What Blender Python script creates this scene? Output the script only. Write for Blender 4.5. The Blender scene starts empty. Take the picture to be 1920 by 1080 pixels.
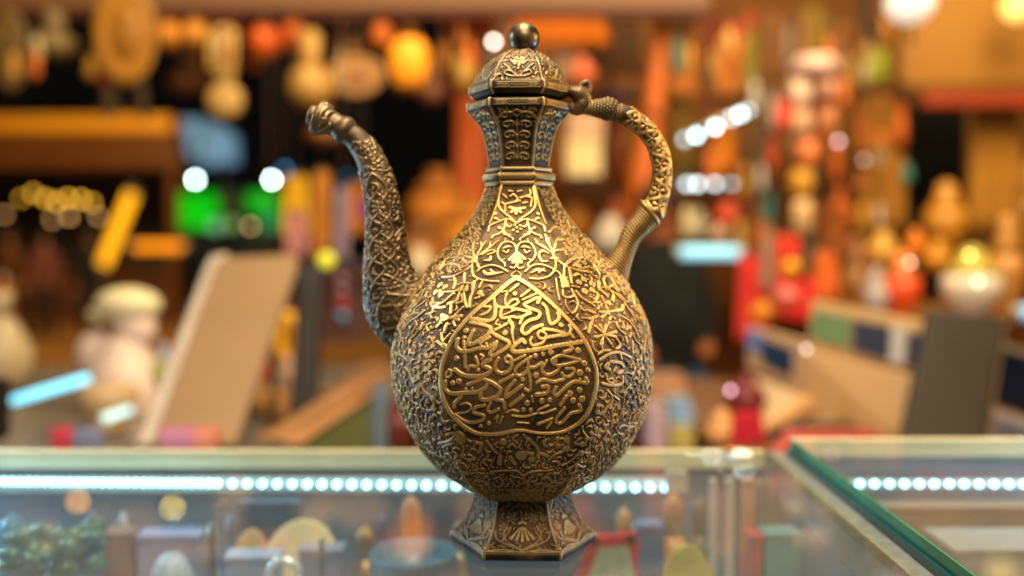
import bpy, bmesh, math, random
import numpy as np
from mathutils import Vector
random.seed(7); rng = np.random.default_rng(7)
S = bpy.context.scene
COL = S.collection
# ------------------------------------------------------------------ camera
FPX = 1810.0                       # focal length in photo pixels (1920 wide)
CAM = np.array([0.0, -0.565, 0.183])
PIT = math.atan(105.0 / FPX)
cd = bpy.data.cameras.new('camera'); cam = bpy.data.objects.new('camera', cd); COL.objects.link(cam)
cam.location = CAM; cam.rotation_euler = (math.pi / 2 - PIT, 0, 0)
cd.sensor_width = 36; cd.lens = FPX / 1920 * 36; cd.clip_start = 0.02; cd.clip_end = 200
cd.dof.use_dof = True; cd.dof.focus_distance = 0.509
cd.dof.aperture_fstop = 2.5; cd.dof.aperture_blades = 0
S.camera = cam
# ------------------------------------------------------------------ world: night market, only lamps give light
W = bpy.data.worlds.new('World'); S.world = W; W.use_nodes = True
W.node_tree.nodes['Background'].inputs[0].default_value = (0.5, 0.42, 0.36, 1)
W.node_tree.nodes['Background'].inputs[1].default_value = 0.006
S.view_settings.view_transform = 'Standard'; S.view_settings.look = 'None'
S.view_settings.gamma = 1; S.view_settings.exposure = 0; S.view_settings.use_curve_mapping = False
S.cycles.use_denoising = True; S.cycles.denoiser = 'OPENIMAGEDENOISE'
S.cycles.max_bounces = 8; S.cycles.transparent_max_bounces = 16; S.cycles.glossy_bounces = 4
S.cycles.diffuse_bounces = 3; S.cycles.caustics_reflective = False; S.cycles.caustics_refractive = False
S.cycles.sample_clamp_indirect = 4.0

def area(name, loc, target, size, power, color, sizey=None):
    ld = bpy.data.lights.new(name, 'AREA'); ld.energy = power; ld.color = color; ld.size = size
    if sizey: ld.shape = 'RECTANGLE'; ld.size_y = sizey
    o = bpy.data.objects.new(name, ld); COL.objects.link(o); o.location = loc
    d = Vector(target) - Vector(loc); o.rotation_euler = d.to_track_quat('-Z', 'Y').to_euler()
    return o
# lamps of the stall round the ewer, and two added lights for cool sheen
area('ceiling_lamp_stall', (0.03, -0.12, 0.95), (0.0, 0.0, 0.16), 0.34, 13.0, (1.0, 0.88, 0.66))
area('ceiling_lamp_front', (0.12, -1.05, 1.12), (0.0, 0.0, 0.16), 0.50, 20.0, (1.0, 0.80, 0.52))
area('ceiling_lamp_aisle', (-0.75, 0.13, 0.50), (0.0, 0.0, 0.15), 0.10, 4.5, (0.88, 0.94, 1.0))
area('ceiling_lamp_right', (0.75, 0.10, 0.42), (0.0, 0.0, 0.15), 0.26, 5.5, (1.0, 0.60, 0.20))
area('added_cool_left', (-0.62, 0.20, 0.045), (0.0, 0.0, 0.08), 0.07, 2.6, (0.36, 0.66, 1.0), 0.06)  # this and the next are added low lights for the blue flank sheen
area('added_cool_right', (0.62, 0.20, 0.050), (0.0, 0.0, 0.08), 0.07, 3.2, (0.36, 0.66, 1.0), 0.06)
# added floods, out of view, that light the stalls behind
area('added_flood_near', (0.0, 0.55, 1.45), (0.0, 1.9, 0.2), 0.8, 5.2, (1.0, 0.88, 0.68))
area('added_flood_shop', (1.0, 0.9, 1.9), (1.0, 3.2, 0.5), 1.2, 88, (1.0, 0.80, 0.42))
area('added_flood_middle', (-0.7, 1.2, 1.9), (-0.6, 3.6, 0.7), 1.2, 30, (1.0, 0.80, 0.42))
area('added_flood_street', (-3.2, 7.5, 3.6), (-4.2, 12.5, 0.2), 1.5, 300, (1.0, 0.80, 0.36))

# ------------------------------------------------------------------ helpers
def P(px, py, d):
    """photo pixel at horizontal distance d (metres, along +Y from the camera) -> world point"""
    a = (px - 960.0) / FPX; b = -(py - 540.0) / FPX
    dy = math.cos(PIT) + b * math.sin(PIT); dz = -math.sin(PIT) + b * math.cos(PIT)
    t = d / dy
    return np.array([CAM[0] + a * t, CAM[1] + d, CAM[2] + dz * t])
def proj(p):
    q = p - CAM
    fw = q[..., 1] * math.cos(PIT) - q[..., 2] * math.sin(PIT)
    up = q[..., 1] * math.sin(PIT) + q[..., 2] * math.cos(PIT)
    return np.stack([960 + FPX * q[..., 0] / fw, 540 - FPX * up / fw], -1)
def lin(r, g, b):
    f = lambda c: (c / 255 / 12.92) if c / 255 <= 0.04045 else ((c / 255 + 0.055) / 1.055) ** 2.4
    return (f(r), f(g), f(b))
def newmat(name):
    m = bpy.data.materials.new(name); m.use_nodes = True
    nt = m.node_tree; b = nt.nodes['Principled BSDF']
    return m, nt, b
_mats = {}
def paint(rgb, rough=0.6, metal=0.0, var=0.25, scale=14.0, name=None, bump=0.15):
    """procedural surface: base colour broken up by noise, uneven gloss, light bump"""
    key = (rgb, rough, metal, var, scale, bump)
    if key in _mats: return _mats[key]
    m, nt, b = newmat(name or 'surface'); N = nt.nodes; L = nt.links
    tc = N.new('ShaderNodeTexCoord'); nz = N.new('ShaderNodeTexNoise'); nz.inputs['Scale'].default_value = scale
    nz.inputs['Detail'].default_value = 4
    L.new(tc.outputs['Object'], nz.inputs['Vector'])
    mx = N.new('ShaderNodeMix'); mx.data_type = 'RGBA'
    c = np.array(rgb)
    mx.inputs[6].default_value = (*np.clip(c * (1 - var), 0, 1), 1); mx.inputs[7].default_value = (*np.clip(c * (1 + var), 0, 1), 1)
    L.new(nz.outputs['Fac'], mx.inputs[0]); L.new(mx.outputs[2], b.inputs['Base Color'])
    mr = N.new('ShaderNodeMapRange'); mr.inputs[3].default_value = max(0.05, rough - 0.12); mr.inputs[4].default_value = min(1, rough + 0.12)
    L.new(nz.outputs['Fac'], mr.inputs[0]); L.new(mr.outputs[0], b.inputs['Roughness'])
    bp = N.new('ShaderNodeBump'); bp.inputs['Strength'].default_value = bump; bp.inputs['Distance'].default_value = 0.004
    L.new(nz.outputs['Fac'], bp.inputs['Height']); L.new(bp.outputs[0], b.inputs['Normal'])
    b.inputs['Metallic'].default_value = metal
    _mats[key] = m; return m
def glow(rgb, strength):
    key = ('glow', rgb, strength)
    if key in _mats: return _mats[key]
    m, nt, b = newmat('lit_lamp')
    b.inputs['Base Color'].default_value = (*rgb, 1); b.inputs['Emission Color'].default_value = (*rgb, 1)
    b.inputs['Emission Strength'].default_value = strength
    _mats[key] = m; return m
def thing(name, label, cat, loc, group=None):
    o = bpy.data.objects.new(name, None); COL.objects.link(o); o.location = loc
    o.empty_display_size = 0.05
    o['label'] = label; o['category'] = cat
    if group: o['group'] = group
    return o
def wloc(o):
    v = np.zeros(3)
    while o is not None: v += np.array(o.location); o = o.parent
    return v
def mesh(name, VF, mat, parent=None, smooth=True):
    V, F = VF
    V = np.asarray(V, float)
    if parent is not None: V = V - wloc(parent)
    me = bpy.data.meshes.new(name); me.from_pydata(V.tolist(), [], [list(map(int, f)) for f in F]); me.update()
    if smooth: me.shade_smooth()
    me.materials.append(mat)
    o = bpy.data.objects.new(name, me); COL.objects.link(o)
    if parent is not None: o.parent = parent
    return o
def tag(o, label, cat, group=None, kind=None):
    if label: o['label'] = label
    if cat: o['category'] = cat
    if group: o['group'] = group
    if kind: o['kind'] = kind
    return o
def join(*vfs):
    V = []; F = []; n = 0
    for v, f in vfs:
        V += [tuple(p) for p in v]; F += [[i + n for i in q] for q in f]; n += len(v)
    return V, F
def vbox(lo, hi, bev=0.0):
    bm = bmesh.new(); bmesh.ops.create_cube(bm, size=1)
    lo = np.array(lo); hi = np.array(hi); c = (lo + hi) / 2; s = hi - lo
    for v in bm.verts: v.co = Vector(c + np.array(v.co) * s)
    if bev > 0: bmesh.ops.bevel(bm, geom=bm.edges[:], offset=bev, segments=2, profile=0.6, affect='EDGES')
    r = ([tuple(v.co) for v in bm.verts], [[v.index for v in f.verts] for f in bm.faces]) if not bm.verts.index_update() else None
    bm.free(); return r
def lathe(base, prof, n=24, sx=1.0, sy=1.0):
    V = []; F = []
    for r, z in prof:
        for k in range(n):
            a = 2 * math.pi * k / n
            V.append((base[0] + r * math.cos(a) * sx, base[1] + r * math.sin(a) * sy, base[2] + z))
    m = len(prof)
    for j in range(m - 1):
        for k in range(n):
            F.append([j * n + k, j * n + (k + 1) % n, (j + 1) * n + (k + 1) % n, (j + 1) * n + k])
    F.append(list(range(n))[::-1]); F.append([(m - 1) * n + k for k in range(n)])
    return V, F
def tube(pts, rad, n=12, flat=1.0):
    pts = np.asarray(pts, float); m = len(pts)
    rad = np.full(m, rad) if np.isscalar(rad) else np.asarray(rad, float)
    T = np.gradient(pts, axis=0); T /= np.linalg.norm(T, axis=1)[:, None] + 1e-12
    ref = np.array([0, 1, 0.0]) if abs(T[:, 1]).max() < 0.9 else np.array([0, 0, 1.0])
    V = []; F = []
    for i in range(m):
        a = np.cross(T[i], ref); a /= np.linalg.norm(a) + 1e-12; b = np.cross(a, T[i])
        for k in range(n):
            t = 2 * math.pi * k / n
            V.append(pts[i] + rad[i] * (math.cos(t) * a + math.sin(t) * flat * b))
    for j in range(m - 1):
        for k in range(n):
            F.append([j * n + k, (j + 1) * n + k, (j + 1) * n + (k + 1) % n, j * n + (k + 1) % n])
    F.append(list(range(n))); F.append([(m - 1) * n + k for k in range(n)][::-1])
    return V, F
def ball(c, rx, ry=None, rz=None, n=18, m=12):
    ry = rx if ry is None else ry; rz = rx if rz is None else rz
    pr = [(math.sin(math.pi * j / m) * 1.0, -math.cos(math.pi * j / m)) for j in range(m + 1)]
    pr[0] = (0.02, -1); pr[-1] = (0.02, 1)
    V, F = lathe((0, 0, 0), pr, n)
    return [(c[0] + x * rx, c[1] + y * ry, c[2] + z * rz) for x, y, z in V], F
def slab(poly_px, d, thick, lean=0.0, bev=0.0):
    """outline given in photo pixels, standing at distance d (per-point d allowed), made solid by its own thickness"""
    n = len(poly_px); ds = d if hasattr(d, '__len__') else [d] * n
    A = [P(x, y, q) for (x, y), q in zip(poly_px, ds)]
    A = np.array(A)
    nn = np.cross(A[1] - A[0], A[2] - A[0]); nn /= np.linalg.norm(nn) + 1e-12
    if nn[1] < 0: nn = -nn
    B = A + nn * thick
    bm = bmesh.new()
    va = [bm.verts.new(p) for p in A]; vb = [bm.verts.new(p) for p in B]
    bm.faces.new(va); bm.faces.new(vb[::-1])
    for i in range(n): bm.faces.new([va[i], vb[i], vb[(i + 1) % n], va[(i + 1) % n]])
    bmesh.ops.recalc_face_normals(bm, faces=bm.faces[:])
    if bev > 0: bmesh.ops.bevel(bm, geom=bm.edges[:], offset=bev, segments=2, profile=0.6, affect='EDGES')
    bm.verts.index_update()
    r = ([tuple(v.co) for v in bm.verts], [[v.index for v in f.verts] for f in bm.faces]); bm.free()
    return r
def rect(x0, y0, x1, y1): return [(x0, y0), (x1, y0), (x1, y1), (x0, y1)]
# ================================================================== THE EWER
D0 = 0.565                                     # distance of the ewer's axis
PXM = D0 / FPX                                 # metres per photo pixel on the axis plane
def crom(pts, k):
    """Catmull-Rom through pts (n,dim), k sub-steps"""
    p = np.asarray(pts, float)
    if len(p) < 3:
        t = np.linspace(0, 1, k + 1)[:, None]; return p[0] * (1 - t) + p[-1] * t
    q = np.vstack([2 * p[0] - p[1], p, 2 * p[-1] - p[-2]]); out = []
    for i in range(1, len(q) - 2):
        t = np.linspace(0, 1, k, endpoint=False)[:, None]
        a, b, c, d = q[i - 1], q[i], q[i + 1], q[i + 2]
        out.append(0.5 * (2 * b + (c - a) * t + (2 * a - 5 * b + 4 * c - d) * t**2 + (3 * b - a - 3 * c + d) * t**3))
    out.append(q[-2][None]); return np.vstack(out)
def sstep(a, b, x):
    t = np.clip((x - a) / (b - a), 0, 1); return t * t * (3 - 2 * t)

class Grid:
    """a surface of rows (s, metres along) and columns (th, radians round) that relief is worked into"""
    def __init__(g, th, s, pos, Rrow):
        g.th, g.s, g.pos, g.R = th, s, pos, Rrow
        g.H = np.zeros(pos.shape[:2]); g.M = np.zeros(pos.shape[:2])
        du = np.gradient(pos, axis=1); dv = np.gradient(pos, axis=0)
        n = np.cross(du, dv); n /= np.linalg.norm(n, axis=-1, keepdims=True) + 1e-15
        c = pos.mean(axis=1, keepdims=True)
        if (n * (pos - c)).sum() < 0: n = -n
        g.N = n; g.layer = np.zeros(pos.shape[:2], np.int8)
    def win(g, t0, t1, s0, s1, m):
        R = max(1e-4, np.interp((s0 + s1) / 2, g.s, g.R)); mt = m / R
        i0, i1 = np.searchsorted(g.th, [t0 - mt, t1 + mt]); j0, j1 = np.searchsorted(g.s, [s0 - m, s1 + m])
        return slice(j0, j1), slice(i0, i1), R
    def stroke(g, pts, w, h=1.0, edge=0.00023, mode='max', mark=1.0, layer=0, round_=0.12):
        """pts (n,2) of (th, s); w full width in metres (scalar or per point)"""
        pts = np.asarray(pts, float); n = len(pts)
        w = np.full(n, w) if np.isscalar(w) else np.asarray(w, float)
        if n == 1: pts = np.vstack([pts, pts + 1e-7]); w = np.append(w, w); n = 2
        for k in range(n - 1):
            (ta, sa), (tb, sb) = pts[k], pts[k + 1]; wa, wb = w[k] / 2, w[k + 1] / 2
            J, I, R = g.win(min(ta, tb), max(ta, tb), min(sa, sb), max(sa, sb), max(wa, wb) + 2 * edge)
            if J.stop <= J.start or I.stop <= I.start: continue
            X = (g.th[I] - ta)[None, :] * R; Y = (g.s[J] - sa)[:, None]
            dx, dy = (tb - ta) * R, sb - sa; l2 = dx * dx + dy * dy + 1e-16
            t = np.clip((X * dx + Y * dy) / l2, 0, 1)
            d = np.hypot(X - t * dx, Y - t * dy); hw = wa + (wb - wa) * t
            m = 1 - sstep(hw - edge, hw + edge, d)
            v = m * h * (1 - round_ + round_ * np.sqrt(np.clip(1 - (d / (hw + 1e-9))**2, 0, 1)))
            if mode == 'max':
                g.H[J, I] = np.maximum(g.H[J, I], v); g.M[J, I] = np.maximum(g.M[J, I], m * mark)
                if layer: g.layer[J, I][m > 0.5] = layer
            else:
                g.H[J, I] = np.minimum(g.H[J, I], g.H[J, I] * (1 - m) + (-h) * m); g.M[J, I] *= (1 - m * mark)
    def free(g, t, s, r):
        J, I, R = g.win(t, t, s, s, r)
        if J.stop <= J.start or I.stop <= I.start: return False
        return g.M[J, I].max() < 0.3
    def local(g, t, s, xy):
        """motif points in metres around (t,s) -> (th,s)"""
        xy = np.asarray(xy, float); R = np.interp(s, g.s, g.R)
        return np.stack([t + xy[:, 0] / max(R, 2e-3), s + xy[:, 1]], -1)
    def build(g, name, mat, parent, depth, sel=None, closed=True):
        P3 = g.pos + g.N * (g.H * depth)[..., None]
        nv, nu = g.H.shape
        idx = np.arange(nv * nu).reshape(nv, nu)
        if closed:
            idx2 = np.hstack([idx, idx[:, :1]])
        else: idx2 = idx
        q = np.stack([idx2[:-1, :-1], idx2[:-1, 1:], idx2[1:, 1:], idx2[1:, :-1]], -1).reshape(-1, 4)
        if sel is not None:
            s2 = sel[:-1, :] if closed else sel[:-1, :-1]
            q = q[s2.reshape(-1)]
        used = np.unique(q); mp = np.zeros(nv * nu, np.int64); mp[used] = np.arange(len(used)); q = mp[q]
        V = P3.reshape(-1, 3)[used] - wloc(parent)
        # outward faces
        a, b, c = V[q[:, 0]], V[q[:, 1]], V[q[:, 2]]
        nn = np.cross(b - a, c - a); NN = g.N.reshape(-1, 3)[used]
        if (nn * NN[q[:, 0]]).sum() < 0: q = q[:, ::-1]
        me = bpy.data.meshes.new(name); me.vertices.add(len(V)); me.vertices.foreach_set('co', V.astype(np.float32).ravel())
        me.loops.add(q.size); me.loops.foreach_set('vertex_index', q.astype(np.int32).ravel())
        me.polygons.add(len(q)); me.polygons.foreach_set('loop_start', np.arange(0, q.size, 4, dtype=np.int32))
        me.update(calc_edges=True); me.shade_smooth()
        at = me.attributes.new('relief', 'FLOAT', 'POINT'); at.data.foreach_set('value', g.M.reshape(-1)[used].astype(np.float32))
        me.materials.append(mat)
        o = bpy.data.objects.new(name, me); COL.objects.link(o); o.parent = parent
        return o

PHI = math.radians(-3.5)                       # the ewer stands turned a few degrees
def hexr(th, k, phi=PHI):
    d = np.mod(th - phi + math.pi / 6, math.pi / 3) - math.pi / 6
    return (1 - k) + k * math.cos(math.pi / 6) / np.cos(d)
def lathe_grid(prof, th, ds, kfun, rnd=1.0, phi=PHI):
    """prof rows: photo y, half width px, centre x px  -> Grid on the real surface"""
    pr = np.asarray(prof, float)
    zz = np.array([P(c, y, D0)[2] for y, w, c in pr]); xx = np.array([P(c, y, D0)[0] for y, w, c in pr])
    rr = pr[:, 1] * PXM * rnd
    pts = crom(np.stack([zz, rr, xx, pr[:, 0]], -1), 24)
    s = np.concatenate([[0], np.cumsum(np.hypot(np.diff(pts[:, 0]), np.diff(pts[:, 1])))])
    n = max(3, int(s[-1] / ds)); sn = np.linspace(0, s[-1], n)
    z, r, x, y = [np.interp(sn, s, pts[:, k]) for k in range(4)]
    k = kfun(y)[:, None]
    rad = r[:, None] * hexr(th[None, :], k, phi)
    pos = np.stack([x[:, None] + rad * np.sin(th), -rad * np.cos(th), np.repeat(z[:, None], len(th), 1)], -1)
    g = Grid(th, sn, pos, r); g.y = y; g.r = r; return g
def thetas(front_deg, nfront, nback):
    f = math.radians(front_deg)
    a = np.linspace(-f, f, nfront); b = np.linspace(f, 2 * math.pi - f, nback + 2)[1:-1]
    t = np.concatenate([a, b]); t = np.where(t > math.pi, t - 2 * math.pi, t)
    o = np.argsort(t); return t[o]

# ---- metal: polished brass on what stands proud, brown patina in the ground
def bronze(name, ground, ground2, high, dark=0.0, gr=0.62, hr=0.34, speck=0.5):
    m, nt, b = newmat(name); N = nt.nodes; L = nt.links
    at = N.new('ShaderNodeAttribute'); at.attribute_name = 'relief'
    tc = N.new('ShaderNodeTexCoord')
    n1 = N.new('ShaderNodeTexNoise'); n1.inputs['Scale'].default_value = 48; n1.inputs['Detail'].default_value = 6
    n2 = N.new('ShaderNodeTexNoise'); n2.inputs['Scale'].default_value = 900; n2.inputs['Detail'].default_value = 3
    n3 = N.new('ShaderNodeTexNoise'); n3.inputs['Scale'].default_value = 14; n3.inputs['Detail'].default_value = 3
    for n in (n1, n2, n3): L.new(tc.outputs['Object'], n.inputs['Vector'])
    gm = N.new('ShaderNodeMix'); gm.data_type = 'RGBA'; gm.inputs[6].default_value = (*ground, 1); gm.inputs[7].default_value = (*ground2, 1)
    mr = N.new('ShaderNodeMapRange'); mr.inputs[1].default_value = 0.40; mr.inputs[2].default_value = 0.62
    L.new(n1.outputs['Fac'], mr.inputs[0]); L.new(mr.outputs[0], gm.inputs[0])
    # wear: the high parts have lost some of their polish in patches
    wr = N.new('ShaderNodeMapRange'); wr.inputs[1].default_value = 0.30; wr.inputs[2].default_value = 0.55
    wr.inputs[3].default_value = 1 - speck; wr.inputs[4].default_value = 1.0
    L.new(n3.outputs['Fac'], wr.inputs[0])
    wf = N.new('ShaderNodeMath'); wf.operation = 'MULTIPLY'; L.new(at.outputs['Fac'], wf.inputs[0]); L.new(wr.outputs[0], wf.inputs[1])
    fine = N.new('ShaderNodeMapRange'); fine.inputs[1].default_value = 0.35; fine.inputs[2].default_value = 0.65; fine.inputs[3].default_value = 0.80; fine.inputs[4].default_value = 1.0
    L.new(n2.outputs['Fac'], fine.inputs[0])
    wf2 = N.new('ShaderNodeMath'); wf2.operation = 'MULTIPLY'; L.new(wf.outputs[0], wf2.inputs[0]); L.new(fine.outputs[0], wf2.inputs[1])
    cm = N.new('ShaderNodeMix'); cm.data_type = 'RGBA'; L.new(wf2.outputs[0], cm.inputs[0]); L.new(gm.outputs[2], cm.inputs[6])
    cm.inputs[7].default_value = (*high, 1); L.new(cm.outputs[2], b.inputs['Base Color'])
    me = N.new('ShaderNodeMapRange'); me.inputs[3].default_value = 0.62; me.inputs[4].default_value = 0.98
    L.new(wf2.outputs[0], me.inputs[0]); L.new(me.outputs[0], b.inputs['Metallic'])
    ro = N.new('ShaderNodeMapRange'); ro.inputs[3].default_value = gr; ro.inputs[4].default_value = hr
    L.new(wf2.outputs[0], ro.inputs[0])
    ra = N.new('ShaderNodeMath'); ra.operation = 'MULTIPLY_ADD'; L.new(n1.outputs['Fac'], ra.inputs[0]); ra.inputs[1].default_value = 0.22
    rs = N.new('ShaderNodeMath'); rs.operation = 'SUBTRACT'; L.new(ro.outputs[0], rs.inputs[0]); rs.inputs[1].default_value = 0.11
    L.new(rs.outputs[0], ra.inputs[2]); L.new(ra.outputs[0], b.inputs['Roughness'])
    bp = N.new('ShaderNodeBump'); bp.inputs['Strength'].default_value = 0.35; bp.inputs['Distance'].default_value = 0.0004
    L.new(n2.outputs['Fac'], bp.inputs['Height']); L.new(bp.outputs[0], b.inputs['Normal'])
    return m
BRASS = (0.80, 0.495, 0.165)
M_body = bronze('engraved_bronze', (0.040, 0.023, 0.011), (0.19, 0.112, 0.050), BRASS, hr=0.42)
M_med = bronze('medallion_ground', (0.038, 0.022, 0.010), (0.15, 0.088, 0.037), (0.66, 0.42, 0.15), hr=0.45)
M_call = bronze('polished_brass', (0.16, 0.09, 0.03), (0.28, 0.165, 0.06), (0.68, 0.43, 0.145), speck=0.4, hr=0.46)
M_dark = bronze('dark_bronze', (0.014, 0.011, 0.009), (0.095, 0.058, 0.028), (0.58, 0.40, 0.17), hr=0.38, speck=0.65)
M_spout = bronze('brown_bronze', (0.034, 0.021, 0.012), (0.130, 0.078, 0.037), (0.46, 0.31, 0.14), hr=0.34, gr=0.48, speck=0.65)
M_knob = bronze('blackened_brass', (0.02, 0.018, 0.016), (0.34, 0.22, 0.09), (0.6, 0.42, 0.18), gr=0.34, hr=0.30)

EW = thing('ewer', 'engraved brass ewer with curved spout, handle and domed lid on the glass counter', 'ewer', (P(981, 1006, D0)[0], 0, 0.0))

# ---- scroll-work generator -------------------------------------------------
def motif_scroll(g, t, s, r, w, hand, ang, h, lay=0):
    n = 22; a = np.linspace(0, 1, n)
    turn = ang + hand * a * 5.4; rad = r * (1 - 0.74 * a)
    xy = np.stack([rad * np.cos(turn), rad * np.sin(turn)], -1)
    # the stem runs on out of the scroll, so neighbouring scrolls grow from one another
    d0 = np.array([math.sin(ang), -math.cos(ang)]) * hand; o0 = np.array([math.cos(ang), math.sin(ang)])
    tail = np.array([xy[0] + d0 * r * 1.15 + o0 * r * 0.75, xy[0] + d0 * r * 0.62 + o0 * r * 0.22, xy[0]])
    g.stroke(g.local(t, s, crom(tail, 4)), w, h * 0.92, layer=lay)
    g.stroke(g.local(t, s, xy), np.linspace(w * 1.1, w * 0.85, n), h, layer=lay)
    e = xy[-1]
    for k in range(5):
        b = turn[-1] + 2 * math.pi * k / 5
        p = [e + 0.10 * r * np.array([math.cos(b), math.sin(b)]), e + 0.20 * r * np.array([math.cos(b), math.sin(b)])]
        g.stroke(g.local(t, s, p), [0.12 * r, 0.20 * r], h, layer=lay)
    for f in (0.12, 0.34, 0.56):
        i = int(f * n); b = turn[i] + hand * 0.5
        p0 = xy[i]; o = np.array([math.cos(b), math.sin(b)]); tt = np.array([-math.sin(b), math.cos(b)]) * hand
        for sgn in ((1, -0.55) if f < 0.4 else (1,)):
            p = np.array([p0, p0 + sgn * 0.20 * r * o + 0.14 * r * tt, p0 + sgn * 0.26 * r * o + 0.42 * r * tt])
            g.stroke(g.local(t, s, crom(p, 4)), np.array([0.7, 1.0, 1.4, 1.7, 1.8, 1.6, 1.2, 0.9, 0.6]) * w, h, layer=lay)
def motif_leaf(g, t, s, r, w, ang, h):
    c, q = math.cos(ang), math.sin(ang)
    p = np.array([[-0.9, -0.1], [-0.35, 0.38], [0.35, 0.28], [0.85, -0.40]]) * r
    p = np.stack([p[:, 0] * c - p[:, 1] * q, p[:, 0] * q + p[:, 1] * c], -1)
    k = crom(p, 4); g.stroke(g.local(t, s, k), np.interp(np.linspace(0, 1, len(k)), [0, .4, 1], [0.6, 1.7, 0.5]) * w, h)
def motif_flower(g, t, s, r, w, h, n=5, a0=0.3):
    for k in range(n):
        a = a0 + 2 * math.pi * k / n
        g.stroke(g.local(t, s, [[0.42 * r * math.cos(a), 0.42 * r * math.sin(a)], [0.72 * r * math.cos(a), 0.72 * r * math.sin(a)]]), [0.34 * r, 0.56 * r], h * 0.9)
    g.stroke(g.local(t, s, [[0, 0]]), 0.40 * r, h)
def fill(g, t0, t1, s0, s1, u=1.0, h=0.85, tries=(500, 2600, 4000), seed=3, wob=1.0):
    """scrolls first, then leaves and buds in the gaps; u scales the motif"""
    R = np.random.default_rng(seed)
    for kind, r, n in ((0, 0.0072 * u, tries[0]), (0, 0.0050 * u, tries[0]), (1, 0.0034 * u, tries[1]), (2, 0.0024 * u, tries[2]), (3, 0.0013 * u, tries[2] // 2)):
        T = R.uniform(t0, t1, n); SS = R.uniform(s0, s1, n); A = R.uniform(0, 2 * math.pi, n); B = R.random(n)
        for k in range(n):
            t, s = T[k], SS[k]
            if not g.free(t, s, r * (0.95 if kind == 0 else 0.90)): continue
            if kind == 0:
                if B[k] < 0.80: motif_scroll(g, t, s, r, 0.00125 * u**0.5, 1 if B[k] < 0.40 else -1, A[k], h)
                else: motif_flower(g, t, s, r * 0.85, 0, h, 5 if B[k] < .9 else 6, A[k])
            elif kind == 1: motif_leaf(g, t, s, r * 1.05, 0.0013 * u**0.5, A[k], h)
            elif kind == 2: motif_leaf(g, t, s, r * 1.1, 0.0010 * u**0.5, A[k], h * 0.9)
            else: g.stroke([[t, s]], r * 1.2, h * 0.7)

# ---- body ------------------------------------------------------------------
BODY = [(349, 60, 974), (360, 64.5, 974), (382, 74, 974.5), (400, 85, 975), (417, 97, 975.5), (448, 126, 976), (482, 158.5, 977.5), (505, 179, 978), (528, 196.5, 978),
        (547, 208, 978), (565, 218, 978), (588, 229, 978), (604, 235.5, 978), (636, 243, 978), (674, 246, 977.5), (700, 246, 978), (717, 244.5, 978),
        (744, 239.5, 978), (769, 232.5, 978.5), (786, 226.5, 979), (806, 216.5, 979), (836, 200, 979), (856, 184.5, 979.5), (883, 157, 980), (903, 123, 980), (918, 88, 980)]
th = thetas(102, 950, 80)
kb = lambda y: np.interp(y, [349, 385, 430, 480, 540, 620, 740, 820, 880, 918], [1.0, 0.95, 0.72, 0.42, 0.20, 0.12, 0.18, 0.42, 0.62, 0.9])
body = lathe_grid(BODY, th, 0.00030, kb, 0.993)
PB = proj(body.pos); VIEW = body.pos - CAM; FAC = (body.N * VIEW).sum(-1) < 0
_st = 3
_pp = PB[::_st, ::_st]; _ok = FAC[::_st, ::_st]; _flat = np.where(_ok[..., None], _pp, 1e6).reshape(-1, 2)
def to_surf(pts):
    """photo pixels -> (th, s) where the line of sight meets the body"""
    out = []
    for p in np.asarray(pts, float):
        k = int(((_flat - p)**2).sum(1).argmin()); j, i = divmod(k, _pp.shape[1]); j *= _st; i *= _st
        for _ in range(2):
            j = min(max(j, 1), PB.shape[0] - 2); i = min(max(i, 1), PB.shape[1] - 2)
            Ju = (PB[j, i + 1] - PB[j, i - 1]) / 2; Jv = (PB[j + 1, i] - PB[j - 1, i]) / 2
            A = np.stack([Ju, Jv], -1)
            try: dl = np.linalg.solve(A, p - PB[j, i])
            except Exception: dl = np.zeros(2)
            dl = np.clip(dl, -3, 3)
            fi, fj = i + dl[0], j + dl[1]; i, j = int(round(fi)), int(round(fj))
        out.append((np.interp(fi, np.arange(len(body.th)), body.th), np.interp(fj, np.arange(len(body.s)), body.s)))
    return np.array(out)
PXF = 0.50 / FPX                               # metres per photo pixel at the front of the belly
def traced(items, ox, oy, sc, h, layer=0, smooth=5, wmul=1.0, mark=1.0, round_=0.12):
    for it in items:
        pts, w = it[:-1], it[-1]
        px = np.array([(ox + x / sc, oy + y / sc) for x, y in pts])
        if len(px) > 1: px = crom(px, smooth if len(px) > 2 else 3)
        sf = to_surf(px)
        ww = np.asarray(w, float) / sc * PXF * wmul
        if ww.ndim: ww = np.interp(np.linspace(0, 1, len(sf)), np.linspace(0, 1, len(ww)), ww)
        else: ww = float(ww)
        body.stroke(sf, ww, h, layer=layer, mark=mark, round_=round_)
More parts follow.
